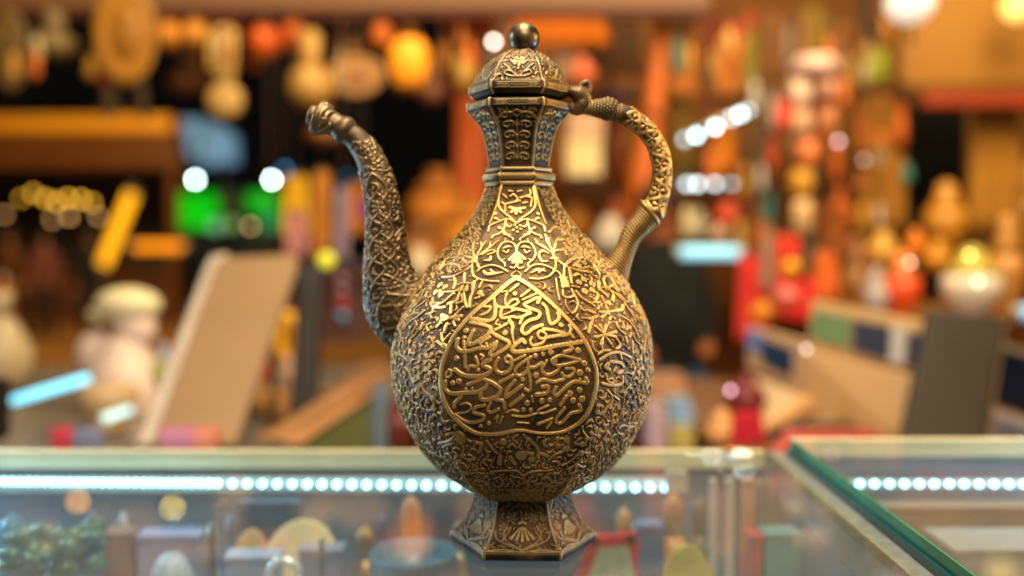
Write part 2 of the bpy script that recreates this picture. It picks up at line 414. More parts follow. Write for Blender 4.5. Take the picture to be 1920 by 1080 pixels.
# the leaf-shaped medallion: outline, then the writing
OUT = [(890, 75), (800, 130), (640, 270), (480, 400), (370, 500), (290, 590), (220, 680), (150, 800), (100, 920), (60, 1040), (45, 1130), (40, 1230), (50, 1350), (85, 1460),
       (130, 1550), (200, 1640), (280, 1715), (370, 1775), (460, 1813), (600, 1825), (740, 1810), (850, 1786), (960, 1778), (1080, 1800), (1200, 1813), (1380, 1800), (1500, 1755), (1610, 1680),
       (1690, 1580), (1740, 1460), (1775, 1330), (1787, 1220), (1780, 1100), (1765, 1040), (1730, 940), (1680, 830), (1620, 730), (1540, 620), (1440, 510), (1350, 420), (1230, 310), (1100, 205), (980, 120), (890, 75)]
opx = np.array([(820 + x / 6, 510 + y / 6) for x, y in OUT])
def inside(pts, poly):
    x, y = pts[..., 0], pts[..., 1]; r = np.zeros(x.shape, bool); n = len(poly)
    for i in range(n):
        x0, y0 = poly[i]; x1, y1 = poly[(i + 1) % n]
        c = ((y0 > y) != (y1 > y)) & (x < (x1 - x0) * (y - y0) / (y1 - y0 + 1e-12) + x0); r ^= c
    return r
MED = inside(PB, crom(opx, 6)) & FAC
body.layer[MED] = 1
traced([[*OUT, [56, 54, 50, 46, 44, 46, 48, 46, 40, 34, 26, 30, 44, 46, 46, 46, 46, 48, 52, 56]]], 820, 510, 6, 0.85, layer=2, smooth=6, wmul=1.15, round_=0.06)
CA = [  # upper half of the writing
 [(910, 145), (815, 220), 38], [(872, 250), 56], [(730, 235), (775, 222), (790, 262), 22], [(1035, 210), (940, 280), 34], [(1110, 252), (958, 318), 30],
 [(1128, 352), (1152, 300), (1110, 300), (1040, 335), (978, 370), (1020, 405), (1140, 450), (1152, 488), (1118, 528), (1040, 548), (975, 597), (950, 660), (975, 700), (1020, 690), (1080, 640), (1180, 600), 44],
 [(1188, 365), (1228, 412), (1246, 500), (1275, 588), (1340, 560), (1370, 510), (1350, 468), 44], [(1390, 600), 60],
 [(640, 290), (650, 360), (690, 400), (760, 405), (840, 395), (908, 350), (890, 315), (840, 322), (792, 370), 36], [(775, 250), (765, 330), (775, 390), 28],
 [(652, 380), (655, 460), (632, 528), (560, 555), (470, 542), (392, 532), 46], [(722, 425), (712, 500), (742, 525), (840, 508), (900, 520), (980, 500), 38], [(842, 422), (930, 430), (1048, 465), (972, 500), (928, 582), 40],
 [(742, 490), (830, 450), (872, 432), 26], [(500, 488), (560, 460), (598, 420), (585, 396), (532, 396), 36],
 [(378, 572), (480, 590), (592, 628), (588, 688), (480, 770), (365, 822), (358, 780), (408, 662), 44], [(482, 805), (590, 738), 36], [(682, 545), (656, 588), (700, 602), 26], [(652, 655), (780, 588), 38],
 [(812, 555), (848, 610), (842, 690), (860, 800), [52, 48, 40, 24]], [(762, 690), 64], [(622, 690), (690, 735), (798, 788), (800, 838), (720, 895), (618, 948), (592, 915), (650, 852), (668, 790), 44],
 [(230, 760), (220, 840), (262, 890), (340, 895), (430, 872), (500, 855), (555, 862), (600, 842), (648, 805), 44], [(500, 852), (490, 812), 28], [(562, 850), (552, 806), 28],
 [(325, 665), 60], [(305, 742), 48], [(300, 785), (310, 900), (316, 1070), 34], [(1132, 692), (1160, 668), (1220, 700), (1208, 750), (1150, 746), (1128, 705), 36],
 [(1192, 645), (1330, 665), (1460, 710), (1330, 724), (1232, 742), 40], [(1216, 745), (1180, 802), (1080, 832), (1045, 790), (1060, 742), 38], [(1482, 608), (1500, 650), (1490, 690), (1530, 740), 36],
 [(1650, 785), (1525, 805), (1400, 825), (1275, 847), (1150, 870), (1025, 889), (900, 905), (842, 885), (870, 830), (950, 768), (985, 800), 50], [(1490, 830), (1510, 872), (1430, 905), 42], [(1580, 885), 66], [(1105, 945), 58], [(1190, 925), 54], [(1275, 905), 68]]
CB = [  # lower half
 [(220, 75), 60], [(432, 60), (456, 130), (440, 165), (362, 165), (345, 205), 36], [(460, 205), 44], [(482, 30), (520, 52), (500, 86), 28],
 [(600, 90), (545, 110), (512, 150), (590, 190), (584, 236), (500, 270), (380, 276), (280, 256), (202, 200), 48], [(130, 200), (162, 215), (150, 270), (110, 288), (100, 250), (128, 208), 26],
 [(790, 50), (830, 70), (815, 120), (770, 110), (765, 68), 34], [(832, 80), (836, 160), (790, 225), (710, 240), (656, 200), (660, 130), (686, 76), 44], [(985, 40), (868, 100), 34],
 [(1050, 60), (960, 120), (882, 190), (892, 260), (960, 260), (1018, 190), (1020, 90), 40], [(1012, 180), (1040, 280), (1050, 400), (1030, 440), (988, 420), 36],
 [(1030, 180), (1100, 172), (1176, 130), (1182, 220), (1250, 260), (1340, 222), (1372, 170), 40], [(1230, 100), (1200, 162), 32], [(1602, 90), (1400, 42), (1292, 90), (1312, 140), (1400, 150), (1600, 100), 34], [(1310, 100), 84],
 [(1650, 130), 64], [(1690, 205), 56], [(1600, 235), 72], [(1450, 185), (1528, 192), (1530, 240), (1480, 280), (1412, 268), (1400, 240), 36], [(1110, 265), 68], [(960, 310), 58], [(700, 345), (850, 265), 40],
 [(870, 325), (790, 420), (770, 500), (800, 490), (950, 380), 44], [(960, 500), (820, 600), 42], [(1120, 345), (1200, 310), (1310, 336), (1420, 310), 40], [(1182, 392), (1245, 390), (1232, 460), (1110, 482), 42],
 [(1672, 300), (1680, 350), (1600, 340), (1520, 342), (1420, 420), (1342, 490), (1310, 460), (1332, 400), 40], [(1602, 305), (1600, 345), 30],
 [(1595, 430), 64], [(1490, 470), 68], [(1525, 545), 64], [(1625, 530), 72], [(1175, 550), 62], [(1265, 540), 54], [(1010, 575), 64], [(1450, 500), (1385, 595), 40], [(500, 305), (340, 370), 38],
 [(530, 310), (620, 350), (706, 412), (680, 490), (560, 540), (492, 520), (490, 450), 46], [(92, 330), (96, 420), (170, 468), (330, 460), (450, 450), (538, 402), (555, 368), 44], [(330, 455), (322, 410), 26], [(400, 450), (395, 405), 26],
 [(175, 350), 56], [(245, 330), 64], [(270, 500), (202, 570), (190, 620), 38], [(260, 590), (330, 575), (383, 612), (340, 670), (240, 690), 24], [(530, 600), (432, 622), (412, 680), (520, 712), (510, 760), (400, 790), (300, 770), (202, 702), 36],
 [(660, 540), (738, 552), (760, 630), 40], [(602, 570), (566, 640), (602, 680), (690, 642), 34], [(770, 680), (850, 652), (910, 670), 24], [(840, 715), (980, 726), (1120, 690), 24],
 [(1430, 630), (1342, 740), (1342, 790), (1400, 790), (1500, 690), (1608, 660), (1590, 592), 36], [(1290, 750), (1130, 810), 32], [(1280, 790), (1232, 850), 30], [(970, 650), 52], [(1050, 655), 52],
 [(640, 750), (680, 722), (668, 790), 20], [(580, 800), 52], [(730, 730), (700, 800), 20], [(1250, 600), (1130, 660), (1180, 690), (1330, 642), 24], [(490, 830), 46], [(1062, 500), (1076, 560), 26], [(900, 790), (1030, 800), 18]]
traced(CA, 820, 510, 6, 0.72, layer=3, wmul=1.08, round_=0.06); traced(CB, 820, 660, 6, 0.72, layer=3, wmul=1.05, round_=0.06)
# floral work above the medallion (right half mirrors the left where the casting does)
def mir(items, ax): return [[*[(2 * ax - x, y) for x, y in it[:-1]], it[-1]] for it in items]
C3 = [[(880, 470), (780, 432), (650, 480), (590, 510), (575, 570), 22], [(772, 445), (750, 540), (710, 590), (632, 620), (615, 645), 26], [(742, 560), (762, 602), (830, 612), [20, 40, 16]],
      [(752, 570), (800, 622), (850, 650), (852, 672), 22], [(770, 480), (800, 522), (832, 510), 24], [(690, 530), (742, 552), [34, 18]], [(655, 372), 40], [(700, 448), (650, 420), [16, 34]]]
C4 = [[(890, 790), (870, 722), (810, 690), (740, 702), (692, 760), (680, 830), (710, 890), (758, 930), (760, 962), 26], [(742, 762), (800, 740), (835, 752), [24, 36, 16]], [(740, 792), (782, 812), (804, 780), 24], [(765, 690), (768, 650), [24, 14]], [(720, 895), (762, 882), 18]]
FL = [[(712, 70), (690, 180), (690, 280), (740, 350), (830, 420), (890, 478), (950, 420), (1050, 350), (1100, 280), (1095, 180), (1078, 76), 26],
      [(890, 318), (812, 300), 36], [(890, 318), (832, 352), 38], [(890, 320), (884, 372), 38], [(890, 318), (940, 356), 38], [(890, 318), (980, 306), 36], [(820, 172), (860, 150), (902, 200), (880, 240), 24], [(770, 262), (850, 240), (930, 222), 26],
      [(930, 190), (1000, 170), (1050, 150), (1040, 98), 26], [(1020, 182), (1062, 192), (1050, 290), 24], [(740, 150), (782, 192), 22], [(720, 240), (762, 272), (766, 342), 22], [(960, 250), (1010, 240), 26], [(800, 110), (850, 118), 22], [(900, 120), (950, 108), 20],
      *C3, *mir(C3, 893), [(870, 500), 36], [(930, 505), 36], [(895, 530), 38], [(855, 560), 36], [(940, 545), 36], [(900, 576), 36], *C4, *mir(C4, 891),
      [(895, 790), (812, 890), [10, 44]], [(895, 790), (852, 920), [10, 44]], [(895, 790), (897, 938), [10, 44]], [(895, 790), (942, 920), [10, 44]], [(895, 790), (980, 880), [10, 44]],
      [(820, 975), (860, 985), (892, 962), (922, 990), (972, 975), 24],
      [(360, 915), (440, 915), 36], [(418, 900), (425, 870), 62], [(420, 860), (400, 762), (422, 690), [20, 36, 12]], [(450, 835), (500, 745), (490, 688), [22, 26, 14]], [(500, 745), (552, 680), [24, 16]], [(470, 840), (580, 760), (700, 668), [20, 26, 14]],
      [(590, 745), (602, 690), [30, 14]], [(505, 832), (600, 782), (652, 800), (570, 832), 24], [(520, 900), (590, 890), (602, 852), [20, 46, 24]], [(385, 862), (325, 850), (290, 885), (322, 902), 28], [(380, 790), (345, 745), [24, 12]],
      [(1280, 875), (1350, 872), 34], [(1310, 860), (1292, 782), [30, 50]], [(1290, 792), (1240, 682), (1210, 600), [20, 44, 14]], [(1240, 690), (1262, 640), [28, 14]], [(1275, 802), (1172, 732), (1102, 702), [20, 44, 14]], [(1312, 765), (1340, 665), (1362, 640), 26],
      [(1340, 662), (1420, 662), (1500, 722), 24], [(1330, 792), (1420, 770), (1450, 832), [24, 40, 24]], [(1252, 820), (1182, 790), (1142, 832), (1172, 902), (1242, 908), [20, 40, 30, 40, 20]], [(1255, 580), (1302, 522), (1330, 520), 24], [(1090, 655), (1120, 690), [14, 34]],
      [(450, 1022), (500, 980), (600, 952), (700, 972), (792, 1022), 26], [(378, 962), (300, 1022), (180, 1072), (60, 1078), 26], [(392, 945), (396, 1020), (420, 1080), (500, 1115), (600, 1130), (690, 1135), 25], [(520, 1012), (560, 1050), (650, 1042), (742, 1032), [20, 44, 40, 14]], [(600, 1002), (640, 1040), 24],
      [(455, 940), (480, 990), [34, 16]], [(990, 1022), (1060, 962), (1160, 942), (1280, 982), (1312, 1012), 26], [(1330, 892), (1322, 990), (1262, 1070), (1152, 1105), (1040, 1098), 26], [(1050, 1042), (1132, 1002), (1222, 1022), [16, 44, 18]], [(1140, 1040), (1200, 990), 24],
      [(1360, 902), (1450, 962), (1560, 1002), (1700, 1022), 27], [(1422, 1072), (1430, 962), (1500, 882), (1602, 860), 28], [(1502, 1085), (1492, 1012), 26], [(1330, 1010), (1370, 1040), (1390, 1080), 24], [(1570, 960), (1600, 950), 34],
      [(80, 972), (150, 930), (232, 942), (262, 1002), [18, 34, 30, 14]], [(30, 1000), (100, 892), (200, 822), 22], [(130, 1000), (160, 1030), [40, 16]], [(250, 850), (120, 880), 16], [(840, 1075), (935, 1075), 24], [(880, 1020), (830, 1060), 16], [(905, 1020), (950, 1060), 16]]
traced(FL, 820, 340, 6, 0.9, wmul=1.22)
DL = [[(192, 70), (206, 130), (186, 186), 28], [(268, 132), (360, 134), 26], [(255, 208), (285, 165), [50, 30]], [(320, 210), (335, 165), [50, 30]], [(310, 20), (306, 118), 26], [(80, 228), (200, 222), (245, 200), 26], [(35, 150), 70], [(92, 172), 64], [(45, 258), 76], [(-12, 232), 66], [(35, 215), 40],
      [(-30, 392), (80, 340), (170, 262), (192, 248), 30], [(130, 362), (210, 332), (252, 242), [44, 34, 22]], [(222, 360), (290, 332), (282, 262), 28], [(300, 252), (312, 332), (336, 400), 28], [(162, 372), (150, 470), 28], [(165, 520), (60, 492), [20, 52]], [(165, 520), (85, 545), [20, 40]], [(165, 520), (262, 502), [20, 46]], [(165, 520), (240, 545), [18, 36]],
      [(292, 400), (200, 492), 26], [(112, 582), (82, 682), 30], [(182, 562), (202, 612), 24], [(60, 532), (30, 590), (0, 622), 32], [(-30, 402), (82, 402), 36], [(412, 122), (402, 222), (372, 312), (370, 400), [44, 30, 30, 26]], [(445, 100), (405, 132), 26], [(502, 122), (472, 182), 26], [(480, 240), 60], [(510, 270), 40],
      [(50, 692), (62, 772), 26], [(142, 702), (72, 792), (100, 832), 24], [(0, 782), (92, 852), 28], [(440, 300), (470, 290), 30], [(165, 520), 44]]
traced(DL, 820, 510, 6, 0.9, wmul=1.2)
EL = [[(1200, 592), (1340, 560), (1382, 452), (1600, 440), [40, 70, 60, 70]], [(1290, 602), (1322, 690), 50], [(1480, 342), (1362, 330), (1342, 232), 52], [(1300, 340), (1340, 420), 70], [(1250, 972), (1212, 862), (1292, 802), 52], [(1432, 882), (1540, 802), 52], [(1120, 800), (1080, 930), 70], [(1160, 520), (1010, 660), 60],
      [(1000, 660), (820, 780), (720, 930), 46], [(960, 740), (985, 840), (900, 1020), 40], [(950, 480), (930, 560), (1030, 570), 44], [(1300, 200), (1150, 330), (1000, 430), 46], [(1150, 200), (980, 390), (900, 420), 44], [(1190, 20), (1060, 240), (940, 400), 44], [(1120, 60), (1050, 150), 60], [(870, 300), (760, 430), 52], [(820, 640), 60]]
traced(EL, 700, 540, 12, 0.85, wmul=1.2, mark=0.6)  # duller marks here and on later flank strokes paint in weaker light
FR = [[(520, 430), 104], [(670, 510), 118], [(670, 620), 104], [(530, 640), 110], [(430, 480), 100], [(560, 540), 60], [(335, 362), (400, 330), (482, 372), [34, 60, 34]], [(252, 240), (300, 500), 40], [(60, 100), (200, 200), (400, 262), (590, 300), (780, 430), 38], [(172, 200), (150, 372), 40], [(220, 140), (330, 42), (490, 32), 44],
      [(330, 182), (440, 82), 40], [(430, 160), (462, 222), 44], [(80, 402), (220, 402), 40], [(135, 450), (150, 560), 76], [(200, 450), (225, 550), 76], [(20, 420), (42, 600), (80, 800), 40], [(140, 622), (152, 720), (240, 760), (340, 722), (302, 612), 42], [(352, 702), (410, 850), (382, 972), (320, 1040), 36], [(190, 790), (200, 900), (290, 1030), 22],
      [(380, 642), (480, 762), (640, 860), (700, 900), 42], [(640, 742), (720, 792), (772, 722), (742, 662), [30, 52, 44, 26]], [(310, 552), (430, 572), 36], [(830, 722), (920, 900), 22], [(790, 482), (802, 602), (930, 722), [70, 50, 60]], [(862, 422), (920, 562), (1042, 702), (1042, 802), [30, 40, 50, 66]], [(960, 850), 84], [(1100, 982), (1200, 962), (1220, 900), 60],
      [(540, 60), (690, 160), (800, 330), 34], [(880, 260), (1000, 400), (1150, 640), 34], [(1020, 640), (1200, 800), (1380, 1060), 36], [(1020, 540), (1100, 620), 50], [(1150, 700), (1240, 800), 44], [(1380, 700), (1440, 900), 44], [(600, 200), (700, 260), 44], [(700, 840), (790, 840), 40]]
traced(FR, 1040, 480, 9.6, 0.9, wmul=1.2)
GR = [*[[(760, 510), q, [26, 66]] for q in ((600, 350), (690, 330), (810, 330), (1000, 450), (985, 550), (900, 690), (720, 680), (600, 560))], *[[(850, 50), q, [30, 60]] for q in ((690, 60), (720, 170), (860, 100), (990, 30), (820, -30))], [(480, 40), (560, 72), 66], [(390, 182), (480, 202), (560, 172), (650, 132), [30, 56, 60, 30]],
      [(532, 222), (490, 362), (462, 472), 52], [(880, 212), (902, 152), (980, 202), 40], [(1060, 120), (1240, 222), (1380, 402), (1450, 562), 46], [(1010, 262), (1062, 402), (1180, 502), 46], [(1020, 602), (1080, 722), (1010, 792), [36, 56, 44]], [(690, 1012), (850, 902), (1000, 862), (1150, 892), (1300, 962), 56], [(1080, 892), (1110, 1000), 54], [(530, 640), (560, 800), (640, 862), 34],
      [(640, 902), (760, 832), (880, 822), 44], [(700, 702), (732, 802), 40], [(1330, 640), (1330, 900), 40], [(1310, 30), (1390, 240), 36], [(1200, 560), (1220, 660), 60]]
traced(GR, 1060, 580, 10.667, 0.85, wmul=1.15, mark=0.8)
HR = [[(850, 130), (800, 200), (870, 250), 80], [(900, 90), (1080, 110), (1150, 190), 70], [(1050, 310), (1120, 280), 90], [(960, 280), (1000, 200), 44], [(800, 332), (832, 472), (940, 510), (932, 422), (862, 442), 44], [(1130, 382), (1110, 532), (900, 562), (732, 522), 64], [(830, 662), (920, 772), (910, 922), 42], [(960, 772), (1060, 852), 46], [(880, 982), 100]]
traced(HR, 1060, 670, 10.667, 0.85, wmul=1.1, mark=0.65)
IR = [[(560, 222), (640, 322), (672, 352), 28], [(712, 392), (700, 472), 50], [(440, 240), (500, 260), (470, 342), 40], [(740, 230), 74], [(800, 282), (850, 250), (890, 292), 26], [(1010, 345), (1070, 365), 40], [(1060, 420), 72], [(1030, 200), (1122, 292), (1132, 402), 34], [(820, 400), (872, 472), 46], [(945, 380), 120], [(1150, 360), (1240, 380), 40], [(600, 560), (760, 548), (890, 550), (970, 600), (1060, 560), (1300, 540), 24],
      [(640, 640), (700, 620), (740, 690), (680, 730), (630, 690), 30], [(820, 640), (860, 700), 30], [(1030, 650), (1010, 760), 34], [(1180, 640), (1240, 620), (1280, 690), (1200, 720), 30], [(250, 180), 140], [(110, 150), (190, 130), (160, 210), (20, 250), 30], [(60, 290), (180, 240), 26], [(900, 150), (850, 190), (900, 240), 24], [(970, 150), (1010, 200), (990, 260), 24]]
traced(IR, 820, 790, 6, 0.8, wmul=1.2, mark=0.4)
body.M[body.layer == 1] = np.where(body.M[body.layer == 1] > 0, body.M[body.layer == 1], 0)
ZONE = inside(PB, [(940, 350), (1005, 350), (1045, 430), (1065, 490), (1040, 530), (975, 518), (915, 530), (885, 500), (905, 430)]) & FAC
keep = body.M.copy(); held = MED | ZONE; body.M[held] = 1.0          # nothing else grows inside the medallion or among the traced flowers
for lo, hi, hh, uu, sd in ((0.002, 0.06, 0.78, 0.58, 1), (0.055, 0.175, 0.9, 0.78, 2), (0.165, body.s[-1] - 0.004, 0.85, 0.70, 3)):
    fill(body, -1.80, 1.80, lo, hi, uu, hh, tries=(1500, 6500, 9000), seed=sd)
body.M = np.where(held, keep, np.where(keep > 0.02, keep, body.M * np.interp(body.y, [349, 430, 560, 700, 920], [0.5, 0.62, 0.6, 0.45, 0.35])[:, None]))  # generated relief dulled down the belly, painting in the light's falloff
# the facet edges run down from the collar and up from the foot
for k in range(6):
    tc_ = PHI + math.radians(-150 + 60 * k)
    tc_ = (tc_ + math.pi) % (2 * math.pi) - math.pi
    for a, b, wd in ((0.0, 0.026, 0.0015), (body.s[-1] - 0.05, body.s[-1], 0.0010)):
        ss = np.linspace(a, b, 14); wl = np.linspace(1, 0.35, 14) * wd
        body.stroke(np.stack([np.full(14, tc_), ss], -1), wl if a == 0 else wl[::-1], 0.8)
# punched ground of the medallion and pitted ground elsewhere
pn = rng.random(body.H.shape); pn = (pn + np.roll(pn, 1, 0) + np.roll(pn, 1, 1) + np.roll(np.roll(pn, 1, 0), 1, 1)) / 4
grd = np.clip(1 - body.M, 0, 1)
body.H += grd * (pn - 0.5) * np.where(MED, 0.42, 0.22)
body.H += (1 - grd) * (pn - 0.5) * 0.10
body.M = np.clip(body.M + grd * np.clip(pn - 0.62, 0, 1) * np.where(MED, 1.4, 0.5), 0, 1)
DEP = 0.00110
lay = body.layer; bl = lay[:, :]
o = body.build('body', M_body, EW, DEP, lay == 0)
med = body.build('medallion', M_med, EW, DEP, lay == 1); med['label'] = 'leaf-shaped medallion with punched dark ground on the front of the ewer'
# border and writing sit on the medallion: sub-parts
bo = body.build('border', M_call, med, DEP, lay == 2); ca = body.build('calligraphy', M_call, med, DEP, lay == 3)
ca['label'] = 'raised brass calligraphy filling the medallion'

# ---- neck, collar, rim, lid, foot ------------------------------------------
one = lambda y: np.ones_like(y)
thn = thetas(100, 300, 60)
NECK = [(314, 53.5, 973), (305, 54.5, 973), (282, 58, 973), (257, 63, 973), (240, 69, 973), (228, 77, 973), (218, 86, 973), (208, 93, 973)]
nk = lathe_grid(NECK, thn, 0.00034, one)
SN = nk.s[-1]
for k in range(-2, 3):
    c = PHI + k * math.pi / 3
    nk.stroke([[c, 0.006], [c, SN * 0.74]], 0.0010, 0.8)
    for q in range(5):
        s0 = 0.004 + q * 0.0062; ww = np.interp(s0, nk.s, nk.r) * 0.40
        for sg in (-1, 1):
            xy = np.array([[0, 0], [0.35 * sg, 0.0030 / ww], [0.85 * sg, 0.0026 / ww], [1.0 * sg, 0.0006 / ww], [0.7 * sg, -0.0004 / ww], [0.6 * sg, 0.0010 / ww]]) * ww
            nk.stroke(nk.local(c, s0, crom(xy, 5)), 0.0011, 0.95)
            nk.stroke(nk.local(c, s0, [[0.35 * sg * ww, 0.0006]]), 0.0015, 0.7)
    top = nk.local(c, SN - 0.0085, [[-0.0135, -0.002], [-0.008, 0.0035], [-0.003, 0.0045], [0, 0.0060], [0.003, 0.0045], [0.008, 0.0035], [0.0135, -0.002]])
    nk.stroke(crom(top, 5), 0.0013, 0.8)
    fill(nk, c - 0.42, c + 0.42, SN - 0.008, SN - 0.001, 0.5, 0.6, tries=(20, 150, 200), seed=k + 9)
    e = c + math.pi / 6
    nk.stroke(np.stack([np.full(20, e), np.linspace(0, SN, 20)], -1), 0.0015, 0.75)
nk.M *= 0.62
nk.H += (rng.random(nk.H.shape) - 0.5) * 0.12
nk.build('neck', M_dark, EW, 0.0011)
def band(prof, name, mat, marks=None, phi=PHI, parent=EW, ds=0.0004):
    g = lathe_grid(prof, thn, ds, one, phi=phi)
    for k in range(-2, 3):
        e = phi + k * math.pi / 3 + math.pi / 6
        g.stroke(np.stack([np.full(8, e), np.linspace(0, g.s[-1], 8)], -1), 0.0012, 0.35)
    if marks: marks(g)
    g.M = np.clip(g.M + 0.02, 0, 1)
    return g.build(name, mat, parent, 0.0007)
def chevron(s0, s1, n=15):
    def f(g):
        for k in range(-1, 2):
            c = PHI + k * math.pi / 3; R = np.interp(s0, g.s, g.r); m = (s0 + s1) / 2; hw = (s1 - s0) / 2
            ap = 0.80 * 0.5 * R
            for q in range(n):
                x = -ap + 2 * ap * q / (n - 1); sg = -1 if q < n * 0.25 else 1
                if q < n * 0.22 or q > n * 0.78:
                    sg = -1 if q < n / 2 else 1
                    g.stroke(g.local(c, m, [[x - 0.0012 * sg, -hw * 0.7], [x + 0.0006 * sg, 0], [x - 0.0012 * sg, hw * 0.7]]), 0.00045, 0.9, mark=0.6)
                else:
                    g.stroke(g.local(c, m, [[x - 0.0007, -hw * 0.45], [x + 0.0009, hw * 0.45]]), 0.00045, 0.9, mark=0.6)
            for sg in (-1, 1):
                g.stroke(g.local(c, m, [[-ap * 1.1, sg * hw], [ap * 1.1, sg * hw]]), 0.0004, 0.8, mark=0.7)
    return f
def rope(s0, s1, n=22):
    def f(g):
        for k in range(-1, 2):
            c = PHI + k * math.pi / 3; R = np.interp(s0, g.s, g.r)
            for q in range(n):
                x = (q / (n - 1) - 0.5) * 0.98 * R
                g.stroke(g.local(c, (s0 + s1) / 2, [[x - 0.0008, -(s1 - s0) / 2], [x + 0.0008, (s1 - s0) / 2]]), 0.00075, 0.9, mark=0.9)
    return f
band([(351, 57, 973), (349, 61.5, 973), (342, 61.5, 973), (340.5, 63, 973), (338, 65.5, 973), (333, 67, 973), (328, 65.5, 973), (325, 62, 973), (323, 59, 973), (321, 60.5, 973), (316, 60, 973), (313, 56, 973), (312, 52, 973)], 'collar', M_dark, lambda g: (rope(0.0056, 0.0088)(g), rope(0.0018, 0.0034, 30)(g), rope(0.0121, 0.0134, 30)(g)))
band([(210.5, 91, 973), (210, 96, 973), (207, 97.5, 973), (196, 97.5, 973), (194, 96, 973), (193.5, 86, 973)], 'rim', M_dark, chevron(0.0029, 0.0057))
LID = thing('lid', '', '', (0, 0, 0)); COL.objects.unlink(LID); bpy.data.objects.remove(LID)
lid = band([(188, 78, 974), (186, 86, 974), (178.5, 93, 975), (177, 95, 975), (165, 95.5, 975), (162, 94, 975), (161, 88, 975)], 'lid', M_dark, chevron(0.0071, 0.0099))
lid['label'] = 'domed six-panel lid with ball knob'
dome = lathe_grid([(161.5, 88, 975), (157, 85, 975), (146, 81, 975), (132, 73, 976), (119, 61, 977), (108, 46, 978), (100, 33, 979), (95, 20, 980), (93, 3, 981)], thn, 0.00034, lambda y: np.interp(y, [93, 100, 120, 161], [0.1, 0.5, 0.85, 1.0]))
SD = dome.s[-1]
for k in range(-2, 3):
    c = PHI + k * math.pi / 3; e = c + math.pi / 6
    dome.stroke(np.stack([np.full(24, e), np.linspace(0, SD * 0.86, 24)], -1), 0.0013, 0.7)
    for sg in (-1, 1):
        for p in ([(0, 0.002), (4, 0.005), (8, 0.0085), (11, 0.0105)], [(1.5, 0.0022), (6, 0.0028), (9, 0.0042), (7.5, 0.0062), (5.5, 0.0052)], [(0.8, 0.012), (3, 0.0105), (6, 0.0125), (8, 0.0145)], [(2, 0.0165), (5, 0.0150), (7, 0.0175)]):
            xy = np.array([(sg * a * 0.001, b) for a, b in p]); dome.stroke(dome.local(c, 0, crom(xy, 5)), 0.0012, 0.9)
    motif_flower(dome, c, 0.0125, 0.0042, 0, 0.9, 7)
    dome.stroke([[c, 0.0072]], 0.0022, 0.9); dome.stroke([[c, 0.0185]], 0.0018, 0.8)
    fill(dome, c - 0.45, c + 0.45, 0.001, SD * 0.72, 0.5, 0.7, tries=(20, 260, 400), seed=k + 40)
dome.M *= 0.6; dome.H += (rng.random(dome.H.shape) - 0.5) * 0.12
dome.build('dome', M_spout, lid, 0.0009)
# knob
kc = P(982, 72, D0); KR = 29.8 * PXM
a = np.linspace(0.06, math.pi - 0.02, 40)
kpos = np.array([[[kc[0] + KR * math.sin(q) * math.sin(t), kc[1] - KR * math.sin(q) * math.cos(t), kc[2] - KR * math.cos(q) * (0.98)] for t in thetas(180, 48, 0)[:-1]] for q in a])
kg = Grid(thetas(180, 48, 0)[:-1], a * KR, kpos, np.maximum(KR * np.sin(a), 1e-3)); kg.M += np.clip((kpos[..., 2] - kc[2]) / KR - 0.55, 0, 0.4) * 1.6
kg.build('knob', M_knob, lid, 0)
# foot: flared, six-sided, on a plain base band
FOOT = [(914, 86, 980), (922, 88, 980), (937, 92.5, 980), (953, 98, 980.5), (966, 105.5, 981), (979, 114.5, 981), (989, 125, 981), (998.5, 138.5, 981)]
ft = lathe_grid(FOOT, thn, 0.00034, one, phi=math.radians(-1.6)); SF = ft.s[-1]; PF = math.radians(-1.6)
for k in range(-2, 3):
    c = PF + k * math.pi / 3; e = c + math.pi / 6
    ft.stroke(np.stack([np.full(20, e), np.linspace(0.0, SF, 20)], -1), 0.0012, 0.8)
    for q in (-0.5, -0.25, 0, 0.25, 0.5):          # hanging fan
        ft.stroke(ft.local(c, 0.0165, [[q * 0.003, 0], [q * 0.013, 0.0082 - abs(q) * 0.003]]), [0.0010, 0.0026], 1.0)
    ft.stroke(ft.local(c, 0.0135, [[-0.0022, 0.0008], [0, 0], [0.0022, 0.0008]]), 0.0022, 1.0); ft.stroke(ft.local(c, 0.011, [[0, 0], [0, 0.003]]), 0.0014, 0.9)
    for sg in (-1, 1):
        motif_flower(ft, *ft.local(c, 0.0115, [[sg * 0.0068, 0]])[0], 0.0032, 0, 0.95, 6)
        motif_flower(ft, *ft.local(c, 0.0165, [[sg * 0.0115, 0]])[0], 0.0032, 0, 0.95, 6)
        for p in ([(0, 0.0310), (6, 0.0275), (11.5, 0.0235), (13, 0.019)], [(0.5, 0.0300), (7, 0.0250), (9, 0.0205), (7.5, 0.0165)], [(2, 0.0320), (8, 0.0305), (15, 0.0320)], [(9, 0.0245), (7, 0.0195), (6.0, 0.0165)], [(12, 0.026), (15, 0.030)]):
            ft.stroke(ft.local(c, 0, crom(np.array([(sg * x * 0.001, y) for x, y in p]), 5)), 0.0012, 0.85)
        for q in range(4): ft.stroke(ft.local(c, 0.0025 + 0.0018 * (q % 2), [[sg * (0.002 + q * 0.0030), 0], [sg * (0.0035 + q * 0.003), 0.0022]]), 0.0014, 0.8)
    fill(ft, c - 0.45, c + 0.45, 0.002, SF - 0.002, 0.5, 0.7, tries=(20, 300, 400), seed=k + 60)
ft.stroke(np.stack([np.linspace(-1.75, 1.75, 200), np.full(200, SF - 0.0007)], -1), 0.0009, 0.6)
ft.M *= 0.34; ft.H += (rng.random(ft.H.shape) - 0.5) * 0.14
ft.build('foot', M_dark, EW, 0.0010)
ZB = P(981, 998.5, D0)[2]; xb = P(981, 998.5, D0)[0]
